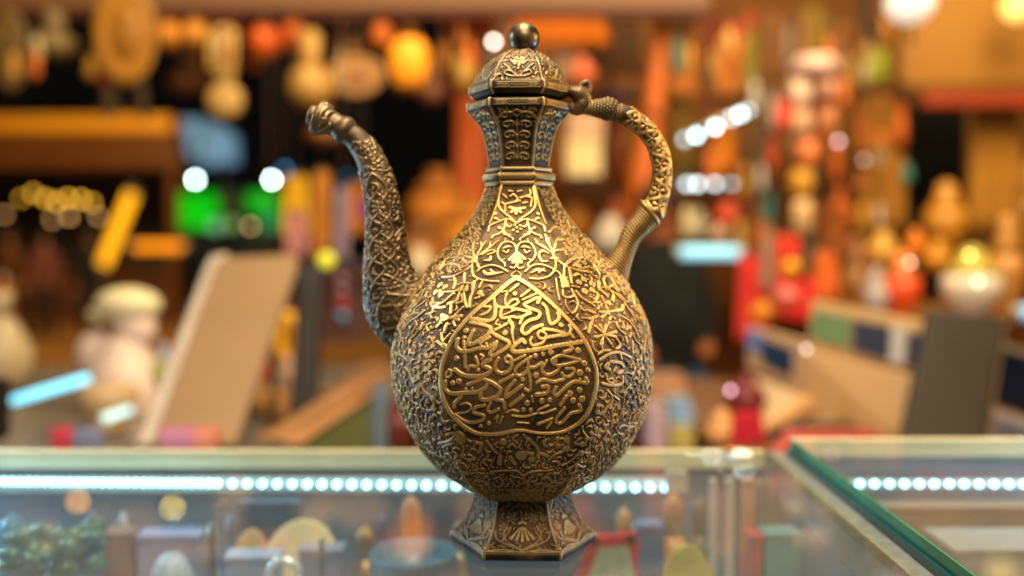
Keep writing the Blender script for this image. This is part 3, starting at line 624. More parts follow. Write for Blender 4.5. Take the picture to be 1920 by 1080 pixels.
def base_band():
    rows = [(139.5, ZB + 0.0002), (140.5, ZB - 0.0010), (140, 0.0016), (136, 0.0), (60, 0.0002)]
    pos = np.array([[[xb + w * PXM * float(hexr(t, 1.0, PF)) * math.sin(t), -w * PXM * float(hexr(t, 1.0, PF)) * math.cos(t), z] for t in thn] for w, z in rows])
    g = Grid(thn, np.array([0, .001, .004, .006, .03]), pos, np.array([.043, .043, .043, .042, .02]))
    for k in range(-2, 3):
        J = np.abs(((thn - PF - math.pi / 6 - k * math.pi / 3 + math.pi) % (2 * math.pi)) - math.pi) < 0.022; g.M[:3, J] = 0.9
    g.M[0] = np.maximum(g.M[0], 0.35)
    return g.build('base', M_dark, EW, 0)
base_band()

# ---- spout and handle: tubes swept in the plane of the ewer --------------------
def sweep(sec, nth, ds, squash=None):
    """sec rows: x px, y px, half width px, depth factor"""
    q = crom(np.array(sec, float), 14)
    P3 = np.array([P(x, y, D0) for x, y, *_ in q]); w = q[:, 2] * PXM; k = q[:, 3]
    s = np.concatenate([[0], np.cumsum(np.linalg.norm(np.diff(P3, axis=0), axis=1))])
    n = int(s[-1] / ds); sn = np.linspace(0, s[-1], n)
    P3 = np.stack([np.interp(sn, s, P3[:, i]) for i in range(3)], -1); w = np.interp(sn, s, w); k = np.interp(sn, s, k)
    T = np.gradient(P3, axis=0); T /= np.linalg.norm(T, axis=1)[:, None]
    A = np.cross(np.array([0, -1.0, 0]), T); A /= np.linalg.norm(A, axis=1)[:, None]
    tt = np.linspace(-math.pi, math.pi, nth, endpoint=False)
    pos = P3[:, None, :] + w[:, None, None] * (np.sin(tt)[None, :, None] * A[:, None, :] + (k[:, None] * np.cos(tt)[None, :])[..., None] * np.array([0, -1.0, 0]))
    g = Grid(tt, sn, pos, w); g.q = q; return g
SP = [(815, 625, 66, .7), (780, 600, 72, .7), (748, 566, 66, .74), (731, 524, 50, .82), (725, 487, 41.5, .9), (723.5, 450, 37, .95), (721, 415, 34.3, 1), (716, 376, 31.3, 1), (709, 342, 29.2, 1), (697, 306, 27, 1), (684, 281, 25, 1), (669, 262, 22.6, 1), (657, 252, 21.5, 1)]
sp = sweep(SP, 150, 0.00036)
L = sp.s[-1]
sm = L * 0.66
for j in range(7):                                   # almond cells with a rosette between, down the side we see
    s0 = L * 0.20 + j * L * 0.088; w = np.interp(s0, sp.s, sp.R)
    for sg in (-1, 1):
        xy = np.array([[0, -0.010], [sg * 0.55 * w, -0.005], [sg * 0.62 * w, 0.0], [sg * 0.3 * w, 0.0055], [0, 0.0085]])
        sp.stroke(sp.local(0.12, s0, crom(xy, 5)), 0.0013, 0.9)
    if j % 2: motif_flower(sp, 0.12, s0, 0.0042, 0, 0.9, 6)
    else: motif_leaf(sp, 0.12, s0, 0.004, 0.0013, 1.5, 0.9)
fill(sp, -2.4, 2.4, L * 0.10, L * 0.80, 0.72, 0.85, tries=(500, 2500, 2500), seed=21)
fill(sp, -2.2, 0.35, L * 0.80, L * 0.93, 0.5, 0.55, tries=(40, 300, 300), seed=22)
sp.M *= 0.48; sp.H += (rng.random(sp.H.shape) - 0.5) * 0.08
spo = sp.build('spout', M_spout, EW, 0.0011)
HD = [(662, 256.5, 21, 1), (655, 251, 22, 1), (651, 248, 25.5, 1), (645, 244, 27.5, 1), (639, 240, 25.5, 1), (634, 237, 22.5, 1), (627, 233, 22, 1), (619, 229.5, 23.5, 1), (610, 225.5, 29, 1), (602, 222, 32.5, 1), (596, 219.5, 32.8, 1), (592.5, 218, 30, 1), (592, 217.8, 20, 1), (585, 215.5, 19, 1), (580, 213.5, 17, 1), (579, 213.2, 12, 1), (584, 215, 9, 1)]
hd = sweep(HD, 120, 0.0005)
LH = hd.s[-1]
for p in ([(-1.0, .5), (-.4, .56), (.1, .52)], [(-.9, .62), (-.2, .66), (.5, .60)], [(0.2, .45), (.6, .5), (.9, .6)], [(-1.4, .57), (-1.1, .66)]):
    hd.stroke(crom(np.array([(t, s * LH) for t, s in p]), 5), 0.0016, 0.9)
hd.stroke([[0.1, 0.58 * LH]], 0.0034, 0.9)
hd.M = np.clip(hd.M * 0.55 + 0.12, 0, 1)
hd.build('mouth', M_spout, spo, 0.0010)
HN = [(1062, 200, 9, 1), (1080, 200.5, 10.5, 1), (1100, 202, 12.5, 1), (1122, 203.5, 17, 1), (1138, 204.5, 21.5, 1.0), (1147, 207.5, 20.5, 1), (1154, 211, 16.6, 1.05), (1171, 214.5, 17.8, 1.05), (1191, 228, 17.6, 1.1), (1210, 243, 17.6, 1.1), (1226, 265, 17.3, 1.1), (1236, 288, 18.3, 1.1), (1241, 321, 18, 1.1), (1237, 354, 19, 1.1), (1228.5, 381, 21.5, 1.1), (1221, 395, 26, 1.05), (1206, 415, 23.5, 1), (1185, 440, 19.8, 1), (1173, 467, 18.2, 1), (1161, 491, 23, 1), (1148, 513, 32, .9), (1133, 536, 40, .8)]
hn = sweep(HN, 120, 0.00036)
LN = hn.s[-1]
sa, sb = LN * 0.235, LN * 0.66                         # vine between two beaded rails
for sg in (-1, 1):
    hn.stroke(np.stack([np.full(60, sg * 1.02), np.linspace(sa, sb, 60)], -1), 0.0011, 0.7)
ss = np.linspace(sa, sb, 120); ph = (ss - sa) / (sb - sa) * math.pi * 8
hn.stroke(np.stack([0.80 * np.sin(ph), ss], -1), 0.0021, 1.0)
for j in range(8):
    s0 = sa + (j + 0.5) / 8 * (sb - sa); sg = -1 if math.sin((j + .5) * math.pi) > 0 else 1
    motif_flower(hn, 0.25 * sg, s0, 0.0043, 0, 0.95, 5, j)
    motif_leaf(hn, 0.80 * sg, s0 + 0.002, 0.0026, 0.0016, 1.2, 0.8)
fill(hn, -1.0, 1.0, sa, sb, 0.45, 0.7, tries=(10, 300, 400), seed=31)
for q in np.arange(LN * 0.675, LN * 0.985, 0.00165):      # ribbed lower bracket
    t = np.linspace(-1.9, 1.9, 16); hn.stroke(np.stack([t, q + 0.0006 * np.sin(t) + 0.0018 * t / 1.9], -1), 0.00075, 0.55, mark=0.8)
hn.stroke(np.stack([np.linspace(-1.9, 1.9, 20), LN * 0.668 + 0.004 * np.linspace(-1.9, 1.9, 20) / 1.9], -1), 0.0016, 1.0)
for q in np.arange(LN * 0.04, LN * 0.21, 0.0017):         # scaly top by the hinge
    for t in np.arange(-1.7, 1.5, 0.30): hn.stroke([[t + (0.15 if int(q / 0.0017) % 2 else 0), q]], 0.0010, 0.35, mark=0.7)
hn.M *= 0.72; hn.H += (rng.random(hn.H.shape) - 0.5) * 0.08
hn.build('handle', M_body, EW, 0.0011)
# hinge: knuckle shaped like a small head, with an eye and a curled ear
hc = lambda x, y, dy=0: P(x, y, D0) + np.array([0, dy, 0])
def hinge():
    sec = [(1058, 172, 5, 1.6), (1066, 172, 9, 1.6), (1076, 174, 13, 1.5), (1086, 178, 16.5, 1.2), (1092, 187, 17, 1.0), (1090, 197, 17, 1.0), (1080, 204, 13, 1.0), (1068, 206, 7, 1.0)]
    g = sweep(sec, 48, 0.0005); g.H += (rng.random(g.H.shape) - .5); 
    for q in np.arange(0.008, g.s[-1], 0.0014):
        for t in np.arange(-1.5, 1.5, 0.3): g.stroke([[t, q]], 0.0009, 1.6, mark=0.5)
    o = g.build('hinge', M_spout, EW, 0.0003)
    er = sweep([(1083, 168, 5, 1.3), (1089, 160, 5.5, 1.2), (1096, 155, 5.5, 1.2), (1102, 155, 5.2, 1.2), (1105, 162, 5.2, 1.2), (1103, 172, 6, 1.2), (1099, 182, 7, 1.2)], 32, 0.0005)
    er.M += 0.15; er.build('hinge_loop', M_spout, o, 0)
hinge()
# ================================================================== GLASS COUNTER
def glass_mat(name, tint, dust_haze=0.042):
    m, nt, b = newmat(name); N = nt.nodes; L = nt.links; out = N['Material Output']; N.remove(b)
    tr = N.new('ShaderNodeBsdfTransparent'); tr.inputs[0].default_value = (*tint, 1)
    gl = N.new('ShaderNodeBsdfGlossy'); gl.inputs['Roughness'].default_value = 0.015
    df = N.new('ShaderNodeBsdfDiffuse'); df.inputs[0].default_value = (0.40, 0.54, 0.66, 1)
    fr = N.new('ShaderNodeFresnel'); fr.inputs[0].default_value = 1.5
    ge = N.new('ShaderNodeNewGeometry')
    # the mirror image comes from the outer face of the pane; the far face lets light straight through
    fb = N.new('ShaderNodeMath'); fb.operation = 'SUBTRACT'; fb.inputs[0].default_value = 1.0; L.new(ge.outputs['Backfacing'], fb.inputs[1])
    ff = N.new('ShaderNodeMath'); ff.operation = 'MULTIPLY'; L.new(fr.outputs[0], ff.inputs[0]); L.new(fb.outputs[0], ff.inputs[1])
    mx = N.new('ShaderNodeMixShader'); L.new(ff.outputs[0], mx.inputs[0]); L.new(tr.outputs[0], mx.inputs[1]); L.new(gl.outputs[0], mx.inputs[2])
    # fine scratches and dust on the pane; an even bluish veil paints in haze
    tc = N.new('ShaderNodeTexCoord'); mp = N.new('ShaderNodeMapping'); mp.inputs['Scale'].default_value = (60, 400, 60); mp.inputs['Rotation'].default_value = (0, 0, 0.6)
    L.new(tc.outputs['Object'], mp.inputs[0])
    nz = N.new('ShaderNodeTexNoise'); nz.inputs['Scale'].default_value = 1.0; nz.inputs['Detail'].default_value = 3; L.new(mp.outputs[0], nz.inputs['Vector'])
    n2 = N.new('ShaderNodeTexNoise'); n2.inputs['Scale'].default_value = 900; L.new(tc.outputs['Object'], n2.inputs['Vector'])
    r1 = N.new('ShaderNodeMapRange'); r1.inputs[1].default_value = 0.66; r1.inputs[2].default_value = 0.76; r1.inputs[4].default_value = dust_haze * 2; L.new(nz.outputs['Fac'], r1.inputs[0])
    r2 = N.new('ShaderNodeMapRange'); r2.inputs[1].default_value = 0.70; r2.inputs[2].default_value = 0.80; r2.inputs[4].default_value = dust_haze * 3; L.new(n2.outputs['Fac'], r2.inputs[0])
    ad = N.new('ShaderNodeMath'); ad.operation = 'ADD'; L.new(r1.outputs[0], ad.inputs[0]); L.new(r2.outputs[0], ad.inputs[1])
    a2 = N.new('ShaderNodeMath'); a2.operation = 'ADD'; a2.inputs[1].default_value = dust_haze; L.new(ad.outputs[0], a2.inputs[0])
    m2 = N.new('ShaderNodeMixShader'); L.new(a2.outputs[0], m2.inputs[0]); L.new(mx.outputs[0], m2.inputs[1]); L.new(df.outputs[0], m2.inputs[2])
    L.new(m2.outputs[0], out.inputs[0]); return m
G_top = glass_mat('counter_glass', (0.93, 0.97, 0.96)); G_thin = glass_mat('shelf_glass', (0.95, 0.98, 0.97), 0.01)
G_edge = paint(lin(30, 120, 95), 0.18, 0.0, 0.35, 30, 'green_glass_edge'); G_edge2 = paint(lin(150, 190, 175), 0.2, 0, 0.3, 40)
ALU = paint(lin(196, 190, 176), 0.38, 0.35, 0.14, 60, 'anodised_frame'); ALUW = paint(lin(222, 205, 160), 0.45, 0.05, 0.12, 30, 'cream_frame')
YB = CAM[1] + 0.80
def zat(py, d): return float(P(960, py, d)[2])
led_m = glow((0.30, 0.72, 1.0), 13.0)
def case(name, label, x0, x1, zt, leds, parts=True):
    c = thing(name, label, 'display case', ((x0 + x1) / 2, 0, -0.98))
    pane = mesh('glass_top', vbox((x0, -0.42, zt - 0.008), (x1, YB, zt)), G_top, c, False)
    mesh('back_frame', vbox((x0, YB + 0.001, zt - 0.0155), (x1 - 0.001, YB + 0.008, zt - 0.0005), 0.0010), ALUW, c, False)
    mesh('back_door', vbox((x0, YB + 0.010, -0.40), (x1 - 0.001, YB + 0.016, zt - 0.016)), paint(lin(100, 110, 126), 0.5, 0, 0.45, 14), c, False)
    mesh('shelf', vbox((x0 + 0.002, 0.0, -0.135), (x1 - 0.004, YB - 0.002, -0.128)), paint(lin(150, 155, 160), 0.35, 0, 0.15, 9), c, False)
    mesh('plinth', vbox((x0, -0.40, -0.98), (x1 - 0.001, YB + 0.015, -0.401), 0.004), paint(lin(70, 52, 38), 0.5), c, False)
    st = mesh('led_strip', leds[0], ALU, c, False)
    me = None
    for p in leds[1]:
        if me is None:
            o = mesh('led', ball((0, 0, 0), leds[2], leds[2], leds[2], 12, 8), led_m, None); me = o.data; o.parent = st; o.location = p - wloc(st)
        else:
            o = bpy.data.objects.new('led', me); COL.objects.link(o); o.parent = st; o.location = p - wloc(st)
    return c
XR = 0.213
def led_run(a, b, y0, y1, step, d=0.785, extra=None):
    pts = []; x = a
    while x <= b:
        t = (x - a) / (b - a); pts.append(P(x, y0 + (y1 - y0) * t, d)); x += step * (0.55 if extra and x < extra else 1.0)
    A, B = P(a - 20, y0, d + 0.008), P(b + 16, y1, d + 0.008)
    return (vbox((A[0], A[1] - 0.002, min(A[2], B[2]) - 0.003), (B[0], A[1] + 0.004, max(A[2], B[2]) + 0.003), 0.001), pts, 0.0025)
mc = case('display_case', 'long glass-topped display case the ewer stands on, lit by a white strip', -1.0, XR, 0.0, led_run(-70, 1262, 902, 915, 28, extra=392))
rc = case('display_case', 'glass-topped display case on the right with a green glass edge', 0.235, 1.25, 0.010, led_run(1612, 2000, 907, 908, 28))
mesh('glass_edge', vbox((0.2330, -0.42, 0.0022), (0.2348, YB, 0.0098)), G_edge, rc, False)
mesh('edge_trim', vbox((0.2135, -0.42, -0.03), (0.2325, YB + 0.015, -0.004), 0.001), paint(lin(150, 156, 152), 0.35, 0.4, 0.3, 120), rc, False)
mesh('lower_pane_edge', vbox((0.2300, -0.42, -0.0035), (0.2345, YB, 0.0016)), paint(lin(25, 70, 75), 0.2, 0, 0.3, 20), rc, False)
mesh('glass_edge', vbox((XR + 0.0002, -0.42, -0.0078), (XR + 0.0012, YB, -0.0004)), paint(lin(120, 120, 60), 0.25, 0, 0.3, 30), mc, False)
# uprights and bracket inside the long case, near its right end
for xa, w in ((1337, 12), (1368, 16)):
    a = P(xa, 890, 0.74); mesh('shelf_upright', vbox((a[0] - w / 2 * 0.00041, a[1] - 0.004, -0.127), (a[0] + w / 2 * 0.00041, a[1] + 0.004, -0.0085), 0.0008), ALU, mc, False)
a = P(1250, 925, 0.77); b = P(1290, 885, 0.77)
mesh('strip_bracket', vbox((a[0], a[1], a[2]), (b[0], a[1] + 0.01, b[2]), 0.001), ALU, mc, False)
# screw fixing on the glass corner
a = P(1385, 858, 0.775)
sc = thing('glass_clip', 'small clear clip with brass screw on the glass near the right seam', 'clip', (a[0], a[1], 0.0))
mesh('clip_body', lathe((a[0], a[1], 0.0001), [(0.011, 0), (0.011, 0.004), (0.009, 0.006), (0.004, 0.007)], 20), paint(lin(225, 225, 215), 0.3), sc)
mesh('screw', lathe((a[0] - 0.008, a[1] - 0.003, 0.0062), [(0.004, 0), (0.004, 0.003), (0.003, 0.004)], 14), paint(lin(190, 130, 60), 0.35, 0.8), sc)

# ------------------------------------------------------------------ goods inside the cases (shelf at z = -0.128)
ZS = -0.1279
def foot_on(px, d, z=ZS):
    p = P(px, 900, d); return np.array([p[0], p[1], z])
def goods_box(name, label, cat, x0, x1, ytop, d, dep, col, rough=0.4, metal=0.0, extra=None):
    a = P(x0, ytop, d); b = P(x1, ytop, d)
    t = thing(name, label, cat, ((a[0] + b[0]) / 2, a[1] + dep / 2, ZS))
    mesh('box_body', vbox((a[0], a[1], ZS), (b[0], a[1] + dep, a[2] - 0.004), 0.0015), paint(lin(*col), rough, metal, 0.45, 70), t, False)
    mesh('box_lid', vbox((a[0] - 0.001, a[1] - 0.001, a[2] - 0.0035), (b[0] + 0.001, a[1] + dep + 0.001, a[2]), 0.001), paint(lin(*[min(255, int(c * 1.08)) for c in col]), rough, metal, 0.4, 90), t, False)
    return t
def goods_dish(name, label, cat, px, ytop, d, wpx, col, tilt=0.5, metal=0.0, rough=0.35, rim=None):
    """round dish leaning back on a small stand"""
    r = wpx / 2 * d / FPX; top = P(px, ytop, d)[2]; c = foot_on(px, d); h = top - ZS; cz = ZS + h / 2
    t = thing(name, label, cat, c)
    V, F = lathe((0, 0, 0), [(0.001, 0.006), (0.55, 0.004), (0.75, 0.006), (0.97, 0.02), (1.0, 0.024), (1.0, 0.03), (0.95, 0.03), (0.72, 0.014), (0.5, 0.011), (0.001, 0.012)], 32)
    s = []
    for x, y, z in V:
        x, y = x * r, y * r; z = z * r * 3
        s.append((c[0] + x, c[1] + y * math.sin(tilt) - z * math.cos(tilt), cz + y * math.cos(tilt) * (h / 2 / r / max(.3, math.cos(tilt))) + z * math.sin(tilt)))
    mesh('dish', (s, F), paint(lin(*col), rough, metal, 0.35, 40), t)
    mesh('stand', vbox((c[0] - r * 0.3, c[1] + 0.002, ZS), (c[0] + r * 0.3, c[1] + 0.012, ZS + 0.012), 0.001), paint(lin(40, 28, 20), 0.5), t, False)
    return t
def goods_figure(name, label, cat, px, ytop, d, wpx, col, prof=None, metal=0.0, col2=None):
    top = P(px, ytop, d)[2]; h = top - ZS; r = wpx / 2 * d / FPX; c = foot_on(px, d)
    prof = prof or [(0.7, 0), (0.75, 0.04), (0.55, 0.09), (0.8, 0.22), (1.0, 0.42), (0.85, 0.58), (0.5, 0.68), (0.45, 0.72), (0.62, 0.82), (0.55, 0.93), (0.12, 1.0)]
    t = thing(name, label, cat, c)
    cut = [q for q in prof if q[1] <= 0.685]; up = [prof[len(cut) - 1]] + [q for q in prof if q[1] > 0.685]
    mesh('lower_body', lathe(c, [(a * r, b * h) for a, b in cut], 20), paint(lin(*col), 0.35, metal, 0.5, 80), t)
    mesh('top', lathe(c, [(a * r * 0.999, b * h) for a, b in up], 20), paint(lin(*(col2 or col)), 0.35, metal, 0.5, 80), t)
    return t
goods_box('jewel_box', 'lavender white box with a domed silver piece in front, left of the dark stand', 'box', 256, 372, 1004, 0.74, 0.02, (118, 122, 156))
goods_figure('dome_ornament', 'low silver white dome in front of the lavender box', 'ornament', 318, 1036, 0.70, 92, (140, 158, 182), [(1, 0), (1, .45), (.97, .66), (.95, .69), (.86, .8), (.66, .91), (.4, .98), (.06, 1)])
goods_figure('dark_stand', 'thin black upright stand between the lavender and white boxes', 'stand', 396, 985, 0.68, 26, (14, 14, 16), [(1.6, 0), (1.6, .05), (.5, .08), (.5, .6), (.55, .7), (.5, .9), (.3, 1)])
goods_box('jewel_box', 'white low box at the bottom edge with a pale ring on it', 'box', 420, 520, 1044, 0.70, 0.02, (128, 140, 170))
goods_box('jewel_box', 'white low box right of the pale ring', 'box', 560, 640, 1030, 0.73, 0.02, (112, 116, 140))
rg = P(532, 1050, 0.69); t = thing('ring', 'pale ring standing between the two white boxes', 'ring', (rg[0], rg[1], ZS))
aa = np.linspace(0, 2 * math.pi, 29)
mesh('band', tube([(rg[0] + 0.011 * math.cos(q), rg[1], rg[2] - 0.011 + 0.011 * math.sin(q)) for q in aa], 0.0028, 8), paint(lin(225, 228, 235), 0.25, 0.5), t)
mesh('ring_post', lathe((rg[0], rg[1], ZS), [(0.009, 0), (0.009, 0.006), (0.004, 0.008), (0.004, rg[2] - 0.0215 - ZS)], 14), paint(lin(210, 210, 220), 0.4), t)
goods_figure('glass_bottle', 'slim dark green bottle standing by the white boxes', 'bottle', 602, 1010, 0.69, 24, (20, 70, 45), [(1, 0), (1, .5), (.8, .62), (.4, .68), (.4, .7), (.38, .92), (.5, .94), (.5, 1)])
goods_figure('blue_bowl', 'pale blue shallow bowl left of the ewer foot', 'bowl', 775, 1032, 0.70, 170, (52, 84, 108), [(.3, 0), (.32, .12), (.2, .2), (.5, .45), (.85, .68), (.9, .7), (1, .97), (.97, 1), (.8, .8), (.3, .72)], 0, (70, 104, 130))
goods_figure('figurine', 'orange tan figurine standing behind the pale blue dish', 'figurine', 770, 930, 0.755, 62, (205, 120, 60), None, 0, (190, 120, 70))
goods_box('navy_case', 'dark navy case behind the cream dish', 'box', 446, 560, 942, 0.765, 0.012, (22, 40, 66))
goods_dish('cream_dish', 'cream and gold dish leaning beside the navy case', 'dish', 560, 990, 0.735, 160, (190, 172, 130), 0.7)
goods_dish('cream_dish', 'small tan dish leaning just left of the cream and gold dish', 'dish', 466, 1000, 0.745, 80, (190, 150, 90), 0.7)
goods_figure('brass_vase', 'brown brass vase between the orange figurine and green bottle', 'vase', 684, 985, 0.745, 60, (150, 112, 66), None, 0.6)
goods_figure('teal_vase', 'dusky blue vase at the far left inside the case', 'vase', 20, 965, 0.73, 80, (60, 110, 140))
goods_box('brown_box', 'brown wooden box between the green beads and lavender box', 'box', 190, 246, 1000, 0.74, 0.02, (110, 74, 48))
bd = thing('bead_heap', 'heap of green and olive glass beads at the lower left', 'beads', foot_on(90, 0.69))
for k in range(34):
    px = 10 + 170 * random.random(); r = random.uniform(0.0065, 0.0115); yy = 985 + 100 * random.random()
    p = P(px, yy, 0.66 + 0.07 * random.random()); p[2] = max(p[2], ZS + r)
    mesh('bead', ball(p, r, r * random.uniform(.6, 1), r * random.uniform(.55, 1), 14, 10), paint(lin(*random.choice([(58, 84, 48), (88, 100, 42), (50, 90, 74), (90, 76, 34), (62, 96, 84)])), 0.2, 0, 0.3, 60), bd)
# right of the foot
fr = thing('red_frame', 'small red framed picture right of the ewer foot', 'picture frame', foot_on(1148, 0.745))
mesh('frame', join(slab([(1110, 1008), (1190, 1003), (1193, 1022), (1112, 1026)], 0.745, 0.008), slab([(1172, 1003), (1192, 1002), (1222, 1095), (1196, 1097)], 0.745, 0.009), slab([(1110, 1008), (1128, 1008), (1098, 1098), (1078, 1098)], 0.745, 0.0085)), paint(lin(190, 36, 44), 0.4), fr, False)
mesh('picture', slab([(1122, 1024), (1180, 1020), (1204, 1096), (1092, 1096)], 0.7455, 0.003), paint(lin(165, 170, 150), 0.5, 0, 0.6, 90), fr, False)
goods_figure('figurine', 'tall orange brown figurine behind the red frame', 'figurine', 1262, 925, 0.755, 66, (190, 112, 50), None, 0, (150, 96, 50))
goods_figure('figurine', 'short tan figurine right behind the ewer foot', 'figurine', 1170, 950, 0.765, 50, (175, 130, 90))
goods_dish('gold_dish', 'yellow gold dish at the bottom edge right of the red frame', 'dish', 1295, 1035, 0.69, 110, (150, 132, 46), 0.9, 0.3)
goods_box('blue_box', 'small blue box behind the red frame', 'box', 1200, 1246, 985, 0.74, 0.02, (70, 90, 130))
goods_figure('brown_vase', 'dark olive brown vase between the shelf uprights and figurine', 'vase', 1312, 930, 0.765, 50, (96, 80, 40))
goods_box('orange_box', 'orange brown upright box just right of the shelf uprights', 'box', 1392, 1418, 900, 0.775, 0.012, (190, 110, 60))
goods_box('brown_box', 'brown upright box in the corner of the long case', 'box', 1422, 1464, 905, 0.770, 0.012, (120, 92, 66))
goods_box('teal_box', 'pale teal box low in the corner of the long case', 'box', 1436, 1500, 1000, 0.70, 0.02, (90, 130, 130))
goods_box('rose_box', 'rose red narrow box low beside the pale teal box', 'box', 1408, 1432, 1005, 0.70, 0.02, (160, 60, 60))
goods_box('brown_chest', 'long brown chest inside the right case under its light strip', 'box', 1640, 1960, 950, 0.76, 0.015, (110, 82, 50))
goods_box('white_chest', 'white low box at the lower right inside the right case', 'box', 1790, 1990, 1030, 0.67, 0.05, (120, 118, 115))

# more small trinkets crowded on the back of the shelf
R8 = random.Random(8); TC = {'brass': (150, 112, 60), 'blue': (70, 100, 140), 'grey': (120, 122, 130), 'silver': (150, 156, 170), 'rust': (130, 70, 40), 'ivory': (170, 160, 140), 'slate': (60, 72, 90)}
seen = {}
ORDS = ['leftmost', 'second', 'third', 'fourth', 'fifth', 'sixth', 'seventh', 'eighth']
spots = sorted([R8.uniform(10, 860) for _ in range(26)] + [R8.uniform(1130, 1320) for _ in range(6)])
for x in spots:
    k = R8.choice(list(TC)); i = seen.get(k, 0); seen[k] = i + 1
    if i >= len(ORDS): continue
    d = R8.uniform(0.765, 0.785); w = R8.uniform(22, 46); yt = R8.uniform(955, 1035)
    t = goods_figure('trinket', 'small %s trinket at the back of the case, %s of its colour from the left' % (k, ORDS[i]), 'trinket', x, yt, d, w, TC[k], R8.choice([None, [(1, 0), (1, .5), (.7, .66), (.4, .68), (.4, .8), (.55, .9), (.1, 1)], [(.5, 0), (.9, .3), (1, .6), (.8, .68), (.6, .7), (.75, .85), (.4, 1)]]), R8.choice([0, 0, .6]))
    t['group'] = 'trinkets at the back of the case'
# ================================================================== WHAT STANDS BEHIND
fl = mesh('floor', ([(-30, -1, -0.98), (30, -1, -0.98), (30, 40, -0.98), (-30, 40, -0.98)], [(0, 1, 2, 3)]), paint(lin(150, 96, 40), 0.5, 0, 0.35, 1.2, 'street_floor'), None, False); fl['kind'] = 'structure'
DW = 4.6
wl = mesh('wall', slab([(905, -420), (2300, -420), (2300, 1000), (905, 1000)], DW, 0.1), paint(lin(140, 82, 24), 0.8, 0, 0.5, 2.5, 'shop_wall'), None, False); wl['kind'] = 'structure'
BEAM = 2.95
bm_ = thing('hanging_beam', 'brown wooden beam along the top with goods hanging from it', 'beam', P(600, 0, BEAM))
mesh('beam_body', slab(rect(-120, -60, 1330, 17), BEAM, 0.10, bev=0.006), paint(lin(120, 78, 52), 0.6), bm_, False)
mesh('lower_batten', slab(rect(-120, 18, 1330, 30), BEAM + 0.012, 0.05, bev=0.004), paint(lin(96, 40, 22), 0.6), bm_, False)
for x in (40, 640, 1240): mesh('bracket', slab(rect(x, -90, x + 26, -58), BEAM + 0.02, 0.06), paint(lin(60, 40, 28), 0.5, 0.4), bm_, False)
def m_px(px, d): return px * d / FPX
def cord(t, px, py, d, r=0.0025, top=26):
    if py > top + 4: mesh('cord', tube([P(px, top, d), P(px, (top + py) / 2, d), P(px, py, d)], min(r, 0.0009), 6), paint(lin(90, 66, 44), 0.8), t)
def tl(name, label, cat, px, py, d, group=None): return thing(name, label, cat, P(px, py, d), group)
def gourd(label, px, y0, y1, w, d, col, neck=0.45, name='hanging_gourd', cat='gourd', rough=0.5):
    t = tl(name, label, cat, px, y1, d); cord(t, px, y0, d)
    h = m_px(y1 - y0, d); r = m_px(w / 2, d); b = P(px, y1, d)
    mesh('bowl', lathe(b, [(0.05 * r, 0), (0.5 * r, 0.04 * h), (0.9 * r, 0.14 * h), (r, (1 - neck) * h * 0.5), (0.85 * r, (1 - neck) * h * 0.82), (neck * r, (1 - neck) * h)], 20), paint(lin(*col), rough), t)
    mesh('neck', lathe(b, [(neck * r, (1 - neck) * h), (0.42 * r, (1 - neck) * h + 0.1 * h), (0.46 * r, 0.92 * h), (0.3 * r, 0.97 * h), (0.06 * r, h)], 16), paint(lin(*col), rough), t)
def ladle(label, px, y0, y1, wb, wn, d, col):
    t = tl('hanging_ladle', label, 'ladle', px, y1, d); cord(t, px, y0, d)
    r = m_px(wb / 2, d); c = P(px, y1 - wb / 2, d)
    mesh('bowl', ball(c, r, r * 0.45, r), paint(lin(*col), 0.5), t)
    n = m_px(wn / 2, d); mesh('shaft', tube([P(px, y1 - wb * 0.92, d), P(px, (y0 + y1) / 2, d), P(px, y0 + 10, d), P(px, y0, d)], [n * .7, n, n * 1.15, n * .5], 14, 0.5), paint(lin(*col), 0.5), t)
def plate(label, px, py, w, h, d, col, col2=None, name='hanging_plate', cat='plate', metal=0.0, legs=False):
    t = tl(name, label, cat, px, py + h / 2, d); cord(t, px, py - h / 2, d)
    c = P(px, py, d); rx = m_px(w / 2, d); rz = m_px(h / 2, d)
    def disc(pr):
        V, F = lathe((0, 0, 0), pr, 36); return [(c[0] + x * rx, c[1] - z * rx, c[2] + y * rz) for x, y, z in V], F
    mesh('dish', disc([(0.3, -0.12), (0.8, -0.1), (1.0, 0.0), (1.0, 0.04), (0.8, -0.02), (0.55, -0.04), (0.02, -0.045)]), paint(lin(*col), 0.45, metal), t)
    mesh('centre', disc([(0.52, -0.039), (0.5, 0.01), (0.3, 0.06), (0.02, 0.075)]), paint(lin(*(col2 or col)), 0.45, metal), t)
    if legs:
        for sg in (-1, 1): mesh('strap', slab([(px + sg * w * .16, py + h * .44), (px + sg * w * .30, py + h * .42), (px + sg * w * .36, py + h * .85), (px + sg * w * .24, py + h * .85)], d + 0.01, 0.012), paint(lin(70, 52, 26), 0.7), t, False)
